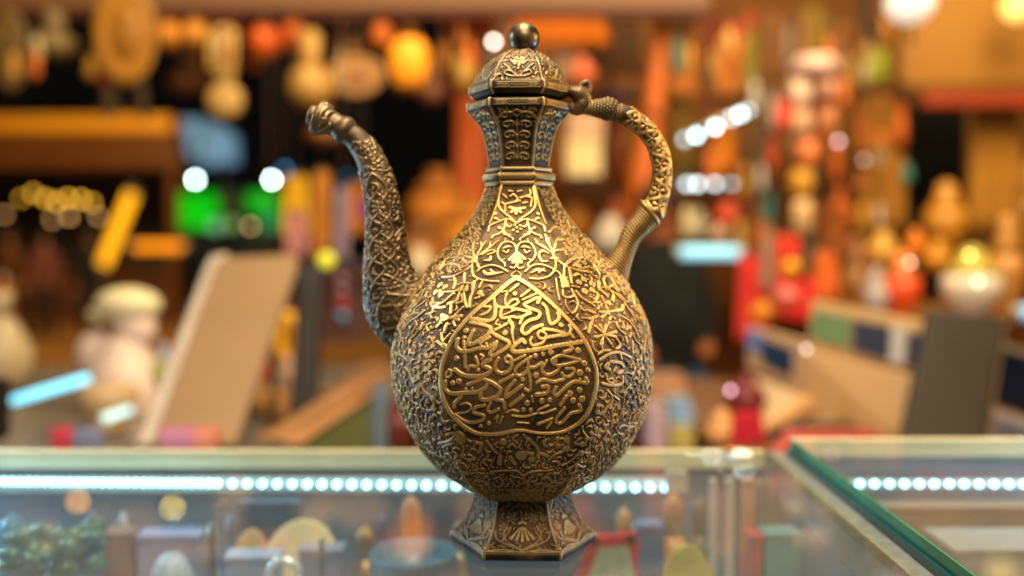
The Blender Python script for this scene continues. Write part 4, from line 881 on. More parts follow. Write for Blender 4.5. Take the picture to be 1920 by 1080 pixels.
def lantern(label, px, y0, y1, w, d, col, lit=0, cap=(120, 70, 20), stand=False, grp=None):
    t = tl('lantern', label, 'lantern', px, y1, d, grp)
    if not stand: cord(t, px, y0, d)
    b = P(px, y1, d); h = m_px(y1 - y0, d); r = m_px(w / 2, d)
    mesh('base', lathe(b, [(0.7 * r, 0), (0.75 * r, 0.05 * h), (0.6 * r, 0.1 * h)], 8), paint(lin(*cap), 0.4, 0.5), t, False)
    mesh('shade', lathe(b, [(0.62 * r, 0.1 * h), (0.95 * r, 0.3 * h), (1.0 * r, 0.5 * h), (0.85 * r, 0.68 * h), (0.6 * r, 0.76 * h)], 16), glow(lin(*col), lit) if lit else paint(lin(*col), 0.35), t)
    mesh('cap', lathe(b, [(0.66 * r, 0.76 * h), (0.7 * r, 0.79 * h), (0.4 * r, 0.88 * h), (0.12 * r, 0.95 * h), (0.08 * r, h)], 8), paint(lin(*cap), 0.4, 0.5), t, False)
def scarf(label, px, y0, y1, w, d, col, folds=4, name='hanging_cloth', cat='cloth', skew=0, hem=None):
    t = tl(name, label, cat, px, y1, d); lying = name == 'folded_cloth'
    if not lying: cord(t, px, y0, d)
    nx, nz = 6 * folds + 1, 10; amp = m_px(w, d) / folds * 0.22; V = []; F = []
    for side in (0, 1):
        for j in range(nz):
            v = j / (nz - 1); ww = w * (0.72 + 0.28 * v)
            for i in range(nx):
                u = i / (nx - 1) - 0.5; p = P(px + u * ww + skew * v, y0 + (y1 - y0) * v + 6 * math.sin(i * 1.3) * v, d)
                p[1] += amp * math.sin(u * folds * 2 * math.pi + v) + side * 0.006; V.append(p)
    n = nx * nz
    for j in range(nz - 1):
        for i in range(nx - 1):
            a = j * nx + i; F.append([a, a + 1, a + nx + 1, a + nx]); F.append([n + a, n + a + nx, n + a + nx + 1, n + a + 1])
    for i in range(nx - 1):
        F.append([i, n + i, n + i + 1, i + 1]); a = (nz - 1) * nx + i; F.append([a, a + 1, n + a + 1, n + a])
    for j in range(nz - 1):
        a = j * nx; F.append([a, a + nx, n + a + nx, n + a]); a += nx - 1; F.append([a, n + a, n + a + nx, a + nx])
    mesh('cloth', (V, F), paint(lin(*col), 0.85, 0, 0.3, 12), t)
    if not lying: mesh('hanger', tube([P(px - w * .36, y0, d + .003), P(px, y0 - 4, d + .003), P(px + w * .36, y0, d + .003)], 0.005, 8), paint(lin(80, 54, 30), 0.5), t)
def strand(label, px, y0, y1, r, d, cols, name='bead_strand'):
    t = tl(name, label, 'beads', px, y1, d); cord(t, px, y0, d); y = y0 + r; k = 0
    mesh('string', tube([P(px, y0, d), P(px, (y0 + y1) / 2, d), P(px, y1 - r, d)], 0.0015, 6), paint(lin(60, 40, 30), 0.8), t)
    while y < y1:
        rr = m_px(r * random.uniform(0.75, 1.1), d); mesh('bead', ball(P(px + random.uniform(-2, 2), y, d), rr, rr, rr, 12, 8), paint(lin(*cols[k % len(cols)]), 0.35), t); y += r * 1.9; k += 1
def pot(label, px, y0, y1, w, d, col, col2=None, name='pot', cat='pot', prof=None, metal=0, rough=0.35):
    prof = prof or [(0.45, 0), (0.5, 0.03), (0.85, 0.22), (1.0, 0.42), (0.9, 0.6), (0.55, 0.76), (0.42, 0.82), (0.5, 0.92), (0.12, 1.0)]
    t = tl(name, label, cat, px, y1, d); b = P(px, y1, d); h = m_px(y1 - y0, d); r = m_px(w / 2, d)
    c = [q for q in prof if q[1] <= 0.62]; u = [c[-1]] + [q for q in prof if q[1] > 0.62]
    mesh('pot_body', lathe(b, [(a * r, z * h) for a, z in c], 22), paint(lin(*col), rough, metal), t)
    mesh('pot_neck', lathe(b, [(a * r * .998, z * h) for a, z in u], 22), paint(lin(*(col2 or col)), rough, metal), t)
def tubelamp(label, p0, p1, w, d, col, s, name='tube_lamp', d2=None):
    A, B = P(*p0, d), P(*p1, d2 or d); t = thing(name, label, 'lamp', (A + B) / 2); r = m_px(w / 2, d)
    u = (B - A) / np.linalg.norm(B - A)
    mesh('tube', tube([A, A * .67 + B * .33, A * .33 + B * .67, B], r, 14), glow(lin(*col), s), t)
    mesh('end_cap', tube([A - u * r * .9, A - u * 0.001, ], r * 1.05, 12), ALU, t); mesh('end_cap', tube([B + u * 0.001, B + u * r * .9], r * 1.05, 12), ALU, t)
    mesh('fitting', tube([A + [0, r * 1.6, 0], (A + B) / 2 + [0, r * 1.6, 0], B + [0, r * 1.6, 0]], r * 0.55, 8), paint(lin(120, 120, 120), 0.5), t)
def bulb(label, px, py, w, d, col, s, grp=None, name='light_bulb'):
    t = tl(name, label, 'bulb', px, py, d, grp); r = m_px(w / 2, d); c = P(px, py, d)
    mesh('globe', ball(c, r, r, r, 14, 10), glow(lin(*col), s), t)
    mesh('socket', lathe(c + [0, 0, r * .93], [(r * .5, 0), (r * .5, r * .6), (r * .25, r * .8)], 10), paint(lin(50, 45, 40), 0.5), t)

# ---------------------------------------------------------------- hanging along the beam, left to right
plate('dull ochre plate hanging at the far upper left', 18, 95, 70, 150, 2.85, (120, 92, 46), (100, 74, 40))
gourd('greyish tan gourd hanging left of the big round ochre drum', 104, 20, 112, 84, 2.85, (128, 104, 64))
plate('big round ochre drum hanging from the beam on two straps', 235, 62, 116, 190, 2.75, (176, 118, 36), (160, 104, 30), name='hanging_drum', cat='drum', legs=True)
lantern('small orange lantern right of the ochre drum', 318, 30, 92, 46, 2.85, (205, 124, 30), 0.24)
lantern('second small orange lantern, left of the red pennant', 366, 28, 90, 44, 2.85, (205, 130, 36), 0.24)
gourd('dim brown gourd below the pair of small orange lanterns', 352, 96, 176, 80, 3.3, (120, 72, 36))
ladle('pale wooden ladle hanging with its round bowl lowest, left of the black gap', 422, 48, 222, 68, 40, 2.7, (206, 160, 92))
scarf('dark red pennant hanging at the top behind the ladle', 405, 20, 60, 120, 3.2, (140, 40, 24), 3, name='pennant', cat='pennant')
lantern('red orange lantern right of the pale ladle', 496, 36, 112, 56, 2.85, (214, 84, 14), 0.16)
lantern('red orange lantern next to the pale bottle gourd', 552, 28, 100, 44, 2.85, (206, 80, 14), 0.16)
gourd('tall pale bottle gourd hanging above the spout', 584, 58, 205, 84, 2.72, (196, 146, 70))
gourd('short tan gourd low beside the spout tip', 606, 205, 272, 66, 3.2, (160, 96, 44))
plate('tan shallow basket hanging left of the bright orange lantern', 668, 142, 104, 74, 2.8, (178, 124, 70), (160, 106, 58), name='hanging_basket', cat='basket')
gourd('thin tan gourd above the shallow basket', 664, 50, 112, 40, 3.1, (170, 112, 60))
lantern('bright glowing orange lantern hanging midway between spout and lid', 768, 46, 172, 74, 2.6, (255, 150, 26), 0.75)
lantern('dull orange lantern left of the bright glowing one', 716, 30, 96, 40, 3.0, (200, 96, 22), 0.2)
gourd('dim brown gourd right of the bright glowing lantern', 812, 122, 196, 50, 3.1, (130, 74, 44))
scarf('long brown cloth hanging between lantern and ewer lid', 842, 26, 180, 42, 3.2, (104, 50, 22), 2)
scarf('orange banner along the top left of the lid knob', 884, 24, 66, 100, 3.15, (222, 88, 10), 3, name='banner', cat='banner')
lantern('ochre lantern hanging left of the ewer lid', 872, 84, 176, 44, 3.0, (190, 140, 60), 0.1)
bulb('white round bulb glowing just left of the lid knob', 926, 78, 9, 2.7, (255, 240, 225), 16)
pot('white pot on a shelf just left of the lid', 924, 92, 122, 36, 3.2, (220, 205, 180))
scarf('wide orange cloth banner behind the lid knob', 1050, 20, 84, 200, 3.4, (210, 110, 14), 5, name='banner', cat='banner')
pot('coral red jar behind the lid, left of the handle', 1092, 108, 158, 50, 3.0, (230, 110, 70))
pot('pale pink jar between the lid knob and coral jar', 1058, 96, 148, 44, 3.2, (225, 180, 150))
# ---------------------------------------------------------------- shelves of the shop behind the ewer
sh = thing('wall_shelves', 'brown wooden shelves against the shop wall behind the ewer', 'shelf', P(1100, 760, 4.2))
for k, y in enumerate((165, 345, 452)): mesh('shelf_board', slab([(930, y), (1700, y), (1700, y + 12), (930, y + 12)], 3.75 - 0.02 * k, 0.25), paint(lin(110, 56, 16), 0.6), sh, False)
for x in (945, 1130, 1315, 1690): mesh('shelf_post', slab(rect(x, -60, x + 16, 990), 3.74, 0.02), paint(lin(96, 48, 14), 0.6), sh, False)
ps = thing('orange_post', 'bright orange upright board left of the ewer neck', 'post', P(880, 960, 3.6))
mesh('board', slab(rect(856, 185, 912, 985), 3.6, 0.05, bev=0.004), paint(lin(230, 96, 4), 0.5), ps, False); mesh('board_cap', slab(rect(850, 172, 918, 184), 3.595, 0.06), paint(lin(160, 60, 8), 0.5), ps, False)
pot('large brown round sack behind the gap between spout and neck', 822, 318, 450, 120, 3.3, (190, 112, 26), (160, 88, 18), name='sack', cat='sack', prof=[(.7, 0), (.95, .1), (1, .4), (.9, .62), (.6, .8), (.3, .9), (.4, 1)], rough=.8)
pot('ochre round sack left of the ewer shoulder', 880, 372, 500, 130, 3.1, (196, 122, 22), (170, 96, 20), name='sack', cat='sack', prof=[(.7, 0), (.95, .1), (1, .4), (.9, .62), (.6, .8), (.3, .9), (.4, 1)], rough=.8)
pot('brown low sack between the spout and the ewer shoulder', 790, 410, 510, 110, 2.9, (150, 84, 18), (110, 62, 18), name='sack', cat='sack', prof=[(.7, 0), (.95, .1), (1, .4), (.9, .62), (.6, .8), (.3, .9), (.4, 1)], rough=.8)
pot('whitish jar low in the crook of the spout', 788, 460, 525, 56, 2.4, (215, 190, 160))
tb = thing('sack_table', 'dark wooden table under the sacks', 'table', P(840, 640, 3.0))
mesh('table_top', slab([(730, 512), (960, 512), (960, 530), (730, 530)], 2.85, 0.6), paint(lin(90, 52, 24), 0.5), tb, False)
for x in (742, 930): mesh('table_leg', slab(rect(x, 531, x + 20, 1160), 2.9, 0.05), paint(lin(70, 40, 20), 0.5), tb, False)
bx = thing('white_carton', 'white printed carton on the shelf inside the handle loop', 'carton', P(1094, 345, 3.2))
mesh('carton_body', slab(rect(1062, 262, 1128, 330), 3.2, 0.12, bev=.004), paint(lin(226, 200, 150), 0.6), bx, False); mesh('carton_top', slab(rect(1066, 205, 1132, 258), 3.22, 0.12, bev=.004), paint(lin(215, 170, 140), 0.6, 0, .4, 20), bx, False); mesh('carton_foot', slab(rect(1074, 331, 1120, 344), 3.22, 0.1), paint(lin(60, 34, 24), 0.6), bx, False)
pl = thing('orange_pole', 'orange wooden pole rising behind the top of the handle', 'pole', P(1205, 440, 3.1))
mesh('pole_shaft', tube([P(1196, 440, 3.1), P(1205, 330, 3.1), P(1226, 210, 3.1), P(1240, 60, 3.1), P(1244, 20, 3.1)], [.042, .045, .032, .026, .024], 14), paint(lin(205, 100, 24), 0.5), pl)
mesh('pole_ring', tube([P(1224, 224, 3.1), P(1227, 204, 3.1)], .038, 14), paint(lin(150, 70, 20), 0.5), pl)
for a in [('brown pot on the shelf seen through the handle loop', 1168, 268, 345, 60, 3.5, (150, 70, 14)), ('dark red brown pot beside the white carton', 1150, 180, 250, 44, 3.6, (110, 46, 20)), ('orange brown jar low inside the handle loop', 1160, 372, 450, 70, 3.4, (200, 96, 40)),
          ('ochre jar left of the white carton beside the neck', 1042, 250, 345, 50, 3.5, (186, 112, 28)), ('amber jar on the lower shelf between neck and handle', 1080, 376, 450, 64, 3.4, (176, 110, 30)), ('white round jar just above the ewer shoulder by the handle', 1144, 405, 478, 66, 2.9, (216, 200, 188))]: pot(*a)
pot('purple blue small jar under the handle top', 1152, 165, 205, 26, 3.55, (70, 40, 90))
# ---------------------------------------------------------------- goods hanging in the shop to the right
for a in [('mud brown robe hanging at the top right of the knob', 1150, 20, 140, 130, 3.5, (84, 50, 26), 4), ('tan cloth hanging right of the orange pole', 1284, 40, 180, 52, 3.1, (176, 104, 34), 3), ('dark red cloth hanging above the diagonal lights', 1342, 30, 120, 56, 3.4, (120, 34, 14), 3),
          ('orange tan cloth hanging above the diagonal lights', 1368, 70, 176, 56, 3.0, (200, 118, 44), 3), ('olive green ribbon hanging near the red tassel', 1408, 60, 165, 26, 2.9, (126, 122, 24), 2), ('brown cloth right of the green ribbon', 1446, 20, 150, 50, 3.2, (130, 74, 26), 3), ('olive cloth above the pink lamp top', 1524, 12, 100, 60, 3.1, (130, 100, 24), 3),
          ('rosy tan cloth between pink lamp and black cable', 1566, 70, 170, 50, 3.2, (170, 110, 70), 3), ('golden brown robe hanging left of the black doorway', 1658, 176, 430, 84, 3.0, (164, 108, 26), 5), ('tan robe between the tall pink lamp and golden robe', 1622, 110, 330, 46, 3.1, (150, 92, 40), 3), ('golden robe hanging right of the black doorway', 1868, 206, 430, 112, 3.0, (170, 114, 30), 5),
          ('brown cloth hanging behind the diagonal lights', 1300, 140, 250, 60, 3.5, (120, 62, 18), 3), ('light green short ribbon left of the ochre sign', 1650, 92, 150, 34, 2.8, (140, 150, 20), 2), ('orange panel cloth hanging under the diagonal lights', 1352, 215, 320, 50, 3.2, (214, 124, 20), 3), ('yellow green cloth at the left of the diagonal lights', 1282, 195, 320, 44, 3.3, (140, 112, 14), 2),
          ('grey brown cloth right of the diagonal lights', 1428, 220, 330, 46, 3.3, (110, 84, 56), 3), ('teal short ribbon among the red goods', 1442, 362, 420, 22, 2.7, (30, 130, 125), 2), ('maroon cloth behind the white round lights', 1395, 290, 400, 60, 3.4, (130, 40, 36), 3)]: scarf(*a[:6], a[6], a[7] if len(a) > 7 else 3)
strand('red bead strand at the top above the diagonal lights', 1404, 24, 70, 10, 3.0, [(210, 50, 24)])
dk = thing('doorway', 'doorway with its dark put in as a black sheet between the two golden robes', 'doorway', P(1760, 700, 3.6))
mesh('dark_sheet', slab(rect(1706, 190, 1812, 700), 3.45, 0.05), paint(lin(6, 5, 4), 0.9), dk, False); mesh('door_frame', slab(rect(1698, 180, 1705, 700), 3.44, 0.07), paint(lin(60, 36, 14), 0.6), dk, False)  # the black sheet paints in the darkness of the gap
cb = thing('black_cable', 'thick black cable running down left of the white globe lamp', 'cable', P(1640, 90, 2.9)); mesh('cable', tube([P(1608, -60, 2.9), P(1618, 0, 2.9), P(1630, 50, 2.9), P(1648, 90, 2.9)], .014, 10), paint(lin(14, 12, 10), 0.6), cb); mesh('plug', tube([P(1647, 88, 2.9), P(1655, 104, 2.9)], .018, 10), paint(lin(20, 18, 16), 0.5), cb)
sg = thing('shop_sign', 'large plain ochre sign board at the upper right', 'sign', P(1840, 200, 2.9))
mesh('sign_panel', slab(rect(1690, -60, 2150, 158), 2.9, 0.05, bev=.006), paint(lin(158, 104, 30), 0.6, 0, .08, 3), sg, False); mesh('sign_rail', slab(rect(1735, 168, 2150, 200), 2.88, 0.05, bev=.004), paint(lin(150, 52, 14), 0.5), sg, False); mesh('sign_batten', slab(rect(1700, 159, 2150, 167), 2.905, 0.03), paint(lin(120, 84, 24), 0.5), sg, False)
gl = tl('globe_lamp', 'white glowing globe lamp at the top edge beside the ochre sign', 'lamp', 1706, -40, 2.55); mesh('globe', ball(P(1706, 6, 2.55), m_px(43, 2.55), m_px(43, 2.55), m_px(36, 2.55)), glow(lin(240, 232, 215), 0.85), gl); mesh('stem', tube([P(1706, -80, 2.55), P(1706, -31, 2.55)], .006, 8), paint(lin(60, 50, 40), .5), gl)
mesh('lower_rod', tube([P(1708, 43, 2.55), P(1709, 80, 2.55)], .008, 8), paint(lin(110, 80, 40), .5), gl)
bulb('warm yellow bulb in the top right corner on the ochre sign', 1908, 12, 56, 2.75, (255, 220, 120), 1.3)
# tall pink lamp of stacked cups
tp = tl('tower_lamp', 'tall pink white tiered ornament with orange and yellow cups', 'ornament', 1505, 470, 2.6)
for (x, y0, y1, w, col) in ((1528, 106, 142, 88, (240, 190, 180)), (1500, 150, 200, 42, (232, 196, 176)), (1548, 148, 184, 40, (220, 160, 140)), (1502, 206, 256, 40, (210, 160, 130)), (1514, 262, 312, 44, (224, 120, 66)), (1502, 318, 368, 44, (214, 150, 40)), (1504, 372, 440, 40, (224, 180, 130)), (1550, 200, 270, 40, (170, 100, 56))):
    p = P(x, y1, 2.6); h = m_px(y1 - y0, 2.6); r = m_px(w / 2, 2.6); mesh('cup', lathe(p, [(.5 * r, 0), (.95 * r, .12 * h), (r, .6 * h), (.8 * r, .95 * h), (.3 * r, h)], 18), paint(lin(*col), .3), tp)
mesh('rod', tube([P(1508, 30, 2.64), P(1508, 250, 2.64), P(1508, 470, 2.64)], .008, 8), paint(lin(130, 80, 40), .5), tp)
bulb('mauve white bulb right of the tiered ornament', 1572, 265, 9, 2.5, (200, 170, 170), 8); bulb('dim mauve bulb lower right of the tiered ornament', 1620, 300, 10, 2.5, (160, 130, 115), 5)
# light rows
dl = thing('light_row', 'diagonal row of cold white lamps right of the handle', 'lamps', P(1350, 235, 2.9))
for x, y, w, s in ((1284, 262, 30, .5), (1306, 254, 34, 1.6), (1341, 238, 34, 1.6), (1371, 222, 28, .7), (1388, 214, 34, 1.6), (1408, 206, 30, 1.2)): mesh('lamp', ball(P(x, y, 2.9), m_px(5, 2.9), m_px(5, 2.9), m_px(5, 2.9)), glow((.62, .92, .95), s * 9), dl)
mesh('lamp_rail', tube([P(1274, 262, 2.93), P(1420, 196, 2.93)], .006, 8), ALU, dl)
hl = thing('light_row', 'short level row of pale lamps under the diagonal row', 'lamps', P(1330, 345, 2.9))
for x, w, s in ((1288, 34, 1.1), (1308, 34, 1.1), (1341, 32, .8), (1372, 28, .3)): mesh('lamp', ball(P(x, 345, 2.9), m_px(5, 2.9), m_px(5, 2.9), m_px(5, 2.9)), glow((.68, .85, .92), s * 8), hl)
mesh('lamp_rail', tube([P(1270, 345, 2.93), P(1390, 345, 2.93)], .006, 8), ALU, hl)
tubelamp('pale blue tube lamp right of the lower handle', (1276, 473), (1384, 473), 22, 2.4, (150, 215, 235), 1.25)
# red and orange goods in the middle right
for a in [('orange red jar under the pale lamps', 1366, 376, 430, 60, 2.9, (226, 80, 34)), ('grey white jar below the level lamp row', 1306, 392, 452, 48, 2.9, (180, 168, 140)), ('pale pink jar beside the orange red jar', 1348, 420, 455, 36, 2.7, (205, 160, 140))]: pot(*a)
for a in [('red cloth bundle behind the striped box, left one', 1408, 480, 640, 60, 2.35, (214, 52, 44), 3), ('orange cloth strip left of the yellow ball', 1436, 420, 560, 40, 2.5, (214, 110, 40), 3), ('scarlet cloth behind the yellow ball', 1478, 440, 600, 60, 2.45, (216, 60, 40), 3), ('bright red cloth above the striped box', 1506, 520, 600, 56, 2.2, (232, 50, 44), 3), ('orange cloth right of the bright red cloth', 1548, 470, 560, 50, 2.3, (226, 110, 40), 3), ('brown orange cloth behind the tiered ornament', 1562, 380, 480, 60, 2.9, (170, 92, 36), 3), ('grey brown cloth hanging beside the red bundle', 1440, 430, 540, 24, 2.2, (150, 130, 110), 2)]: scarf(*a)
yb = tl('yellow_ball', 'yellow ball among the red cloths', 'ball', 1484, 520, 2.2); mesh('ball_skin', ball(P(1484, 504, 2.2), m_px(18, 2.2)), paint(lin(240, 170, 14), .4), yb); mesh('ball_seam', tube([P(1466, 504, 2.178), P(1484, 505, 2.176), P(1502, 504, 2.178)], .002, 6), paint(lin(170, 110, 10), .5), yb)
pot('small orange flower pot low among the red cloths', 1432, 565, 600, 56, 2.2, (236, 150, 30)); pot('pale pink bowl inside the red cloths', 1474, 535, 570, 56, 2.15, (235, 120, 110))
# ---------------------------------------------------------------- shelf of jars at the right
rs = thing('jar_shelf', 'brown shelf board under the jars at the right', 'shelf', P(1780, 600, 2.4))
mesh('shelf_board', slab([(1560, 592), (2000, 592), (2000, 606), (1560, 606)], 2.2, 0.5), paint(lin(120, 76, 30), .6), rs, False)
for x in (1580, 1960): mesh('shelf_leg', slab(rect(x, 607, x + 20, 1200), 2.3, .05), paint(lin(90, 56, 24), .6), rs, False)
for a in [('orange red jar with a pale highlight on the right shelf', 1690, 470, 591, 70, 2.3, (236, 84, 30), (240, 130, 60)), ('cream jar with a green yellow shoulder on the right shelf', 1820, 462, 591, 110, 2.25, (226, 212, 196), (200, 180, 80)), ('round golden brass pot left of the orange red jar', 1654, 430, 500, 60, 2.5, (220, 160, 70)), ('small orange knobbed jar behind the orange red jar', 1716, 428, 480, 38, 2.6, (240, 130, 10)),
          ('brass ewer shaped pot with domed top before the golden robe', 1772, 340, 470, 80, 2.7, (196, 130, 40)), ('golden bowl between the orange and cream jars', 1756, 452, 510, 60, 2.6, (210, 140, 30)), ('tall tan jar at the right edge', 1884, 400, 591, 70, 2.4, (190, 130, 60)), ('pale blue grey jar left of the orange red jar', 1642, 500, 591, 46, 2.3, (186, 176, 178)),
          ('brown jar behind the pale blue grey jar', 1604, 440, 591, 70, 2.7, (150, 96, 44)), ('dim gold vase at the far right edge', 1930, 300, 470, 60, 2.8, (150, 104, 40))]: pot(*a)
for nm, px in (('dark', 1654),): pass
bulb('small yellow glowing ball painting a glint over the cream jar', 1818, 478, 7, 2.1, (250, 210, 110), 12); bulb('small pale glowing ball painting a glint on the cream jar front', 1834, 528, 7, 2.05, (250, 235, 220), 8); bulb('small pinkish glowing ball painting a glint on the orange red jar front', 1706, 492, 7, 2.1, (255, 220, 190), 7)  # added glowing balls stand in for glints on the glossy jars
tubelamp('short pale blue tube lamp at the right edge', (1912, 585), (1960, 585), 26, 2.2, (130, 190, 235), 1.0)
# ---------------------------------------------------------------- striped and plain boxes on the right counter
ct = thing('right_counter', 'brown counter carrying the boxes at the right', 'counter', P(1600, 1000, 1.7))
mesh('counter_top', vbox((0.34, 0.75, -0.20), (2.4, 1.75, -0.17), .005), paint(lin(120, 84, 60), .45), ct, False); mesh('counter_front', vbox((0.36, 0.77, -0.97), (2.4, 1.73, -0.201)), paint(lin(110, 66, 40), .6), ct, False)
sb = thing('striped_box', 'open tan box with green and navy squares along its lid', 'box', P(1610, 820, 1.5))
TAN = paint(lin(212, 164, 106), .55, 0, .12, 8)
mesh('lid_panel', slab([(1520, 562), (1735, 604), (1725, 700), (1515, 655)], [1.62, 1.50, 1.50, 1.62], .02, bev=.003), TAN, sb, False)
mesh('front_panel', slab([(1500, 652), (1712, 705), (1690, 822), (1520, 822)], [1.58, 1.46, 1.46, 1.58], .018, bev=.003), TAN, sb, False)
for q, col in (([(1524, 582), (1596, 596), (1592, 652), (1522, 634)], (110, 138, 82)), ([(1602, 600), (1668, 612), (1664, 676), (1598, 656)], (40, 42, 56)), ([(1704, 622), (1730, 627), (1724, 692), (1700, 686)], (36, 48, 72))): mesh('square', slab(q, [1.606, 1.565, 1.565, 1.606] if q[0][0] < 1600 else ([1.56, 1.525, 1.525, 1.56] if q[0][0] < 1700 else [1.505, 1.492, 1.492, 1.505]), .004), paint(lin(*col), .5), sb, False)
mesh('square', slab([(1672, 612), (1698, 618), (1694, 684), (1668, 676)], [1.522, 1.508, 1.508, 1.522], .004), paint(lin(200, 194, 184), .5), sb, False)
nb = thing('navy_box', 'tan box with a dark blue panel left of the striped box', 'box', P(1450, 820, 1.75))
mesh('box_body', slab([(1400, 612), (1505, 640), (1500, 735), (1400, 690)], [1.85, 1.75, 1.75, 1.85], .02, bev=.003), paint(lin(200, 160, 120), .55), nb, False); mesh('blue_panel', slab([(1428, 634), (1486, 656), (1482, 708), (1428, 680)], [1.815, 1.76, 1.76, 1.815], .004), paint(lin(24, 52, 84), .45), nb, False); mesh('blue_corner', slab([(1402, 616), (1426, 622), (1426, 662), (1402, 654)], [1.842, 1.818, 1.818, 1.842], .004), paint(lin(110, 130, 190), .45), nb, False); mesh('box_floor', slab([(1402, 700), (1500, 740), (1470, 800), (1400, 760)], [1.83, 1.74, 1.66, 1.74], .015), paint(lin(190, 160, 130), .55), nb, False)
bb = thing('brown_board', 'large dark brown board leaning at the right in front of the striped box', 'board', P(1780, 830, 1.35))
mesh('board_face', slab([(1742, 578), (1882, 596), (1846, 834), (1690, 834)], [1.42, 1.42, 1.30, 1.30], .02, bev=.004), paint(lin(40, 27, 18), .6), bb, False); mesh('board_edge', slab([(1884, 596), (1890, 597), (1854, 834), (1848, 834)], [1.42, 1.42, 1.30, 1.30], .022), paint(lin(90, 64, 44), .55), bb, False)
nv = thing('navy_board', 'dark navy panel at the right edge behind the brown board', 'panel', P(1900, 780, 1.6)); mesh('panel_face', slab([(1868, 650), (1990, 690), (1990, 800), (1858, 758)], 1.6, .03, bev=.003), paint(lin(12, 22, 44), .4), nv, False); mesh('panel_trim', slab([(1868, 638), (1990, 676), (1990, 688), (1868, 649)], 1.6, .034), paint(lin(160, 140, 120), .5), nv, False)
gb = goods = thing('grey_box', 'pale grey box in the corner below the navy panel', 'box', P(1900, 830, 1.5)); mesh('box_body', slab([(1852, 772), (1990, 810), (1990, 860), (1842, 850)], 1.5, .12, bev=.004), paint(lin(150, 142, 150), .5), gb, False); mesh('box_label', slab([(1880, 800), (1930, 812), (1928, 830), (1878, 820)], 1.497, .002), paint(lin(110, 110, 130), .5), gb, False)
pl2 = thing('tan_arm', 'pale tan wooden arm reaching left from the open box', 'wood', P(1450, 800, 1.45)); mesh('arm_bar', tube([P(1424, 808, 1.42), P(1470, 782, 1.45), P(1520, 758, 1.48)], [.014, .018, .02], 12, .6), paint(lin(210, 160, 110), .5), pl2); mesh('arm_end', ball(P(1420, 811, 1.418), .016, .012, .014), paint(lin(200, 150, 100), .5), pl2)
scarf('crimson folded cloth on the right counter, left of the tan arm', 1402, 772, 836, 70, 1.40, (200, 28, 48), 3, name='folded_cloth'); scarf('rose red cloth spread below the open tan box', 1560, 806, 850, 230, 1.30, (206, 92, 76), 6, name='folded_cloth')
pot('peach coloured round box left of the crimson cloth', 1352, 766, 840, 66, 1.5, (226, 156, 92)); pot('dark red jar with a pink glint left of the open box', 1398, 700, 780, 80, 1.7, (116, 18, 24)); bulb('pink white glowing ball painting a glint on the dark red jar', 1370, 732, 8, 1.58, (235, 180, 205), 8); bulb('soft white bulb between the navy and striped boxes', 1512, 655, 8, 1.5, (225, 210, 205), 5)  # the pink glowing ball stands in for a glint on the jar
st = thing('black_stand', 'black curved stand under the open tan box', 'stand', P(1540, 830, 1.4)); mesh('arch', tube([P(1440, 818, 1.38), P(1500, 800, 1.38), P(1580, 800, 1.38), P(1640, 816, 1.38)], .007, 10), paint(lin(24, 12, 10), .5), st); mesh('stand_post', tube([P(1541, 800, 1.385), P(1541, 842, 1.385)], .012, 10), paint(lin(20, 12, 10), .5), st)

# dense small charms hanging under the beam and in the shop, too blurred to tell apart
R5 = random.Random(5)
GOLD = {'gold': (206, 146, 50), 'ochre': (190, 120, 40), 'pale amber': (226, 170, 90), 'brown': (170, 96, 30), 'orange': (214, 100, 24), 'tan': (150, 100, 50), 'red': (200, 60, 24), 'cream': (220, 190, 140)}
SHOPC = dict(GOLD, crimson=(220, 50, 40), tangerine=(230, 110, 30), teal=(60, 120, 110), white=(230, 200, 190), maroon=(130, 50, 70))
ORD = ['leftmost', 'second from the left', 'third from the left', 'fourth from the left', 'fifth from the left', 'sixth from the left', 'seventh from the left', 'eighth from the left', 'ninth from the left', 'tenth from the left', 'eleventh from the left', 'twelfth from the left']
def charm(px, y0, ln, w, d, col, lab, grp):
    t = tl('hanging_charm', lab, 'charm', px, y0 + ln, d, grp); b = P(px, y0 + ln, d); h = m_px(ln, d); r = m_px(w / 2, d)
    mesh('pendant', lathe(b, [(.25 * r, 0), (.7 * r, .06 * h), (.8 * r, .3 * h), (.55 * r, .5 * h), (.62 * r, .66 * h), (.3 * r, .8 * h)], 12), paint(lin(*col), .6, .1, .5, 60), t); mesh('cap', lathe(b, [(.32 * r, .8 * h), (.36 * r, .9 * h), (.1 * r, h)], 10), paint(lin(*[int(c * .6) for c in col]), .4), t); cord(t, px, y0, d, .002)
def charms(n, pal, xs, ys, size, ds, where, grp, avoid=()):
    c = []
    while len(c) < n:
        x = R5.uniform(*xs)
        if any(a < x < b for a, b in avoid): continue
        c.append((x, R5.uniform(*ys), R5.uniform(40, size + 40), R5.uniform(14, 32), R5.uniform(*ds), R5.choice(list(pal))))
    c.sort(); seen = {}
    for x, y, ln, w, d, k in c:
        i = seen.get(k, 0); seen[k] = i + 1
        if i < len(ORD): charm(x, y, ln, w, d, pal[k], 'small %s charm, %s of its colour %s' % (k, ORD[i], where), grp)
charms(24, GOLD, (10, 900), (34, 100), 60, (2.6, 3.4), 'under the beam', 'charms hanging under the beam', ((80, 160), (275, 335)))
charms(60, SHOPC, (1270, 1700), (20, 420), 64, (2.5, 3.3), 'in the right shop', 'charms hanging in the shop')
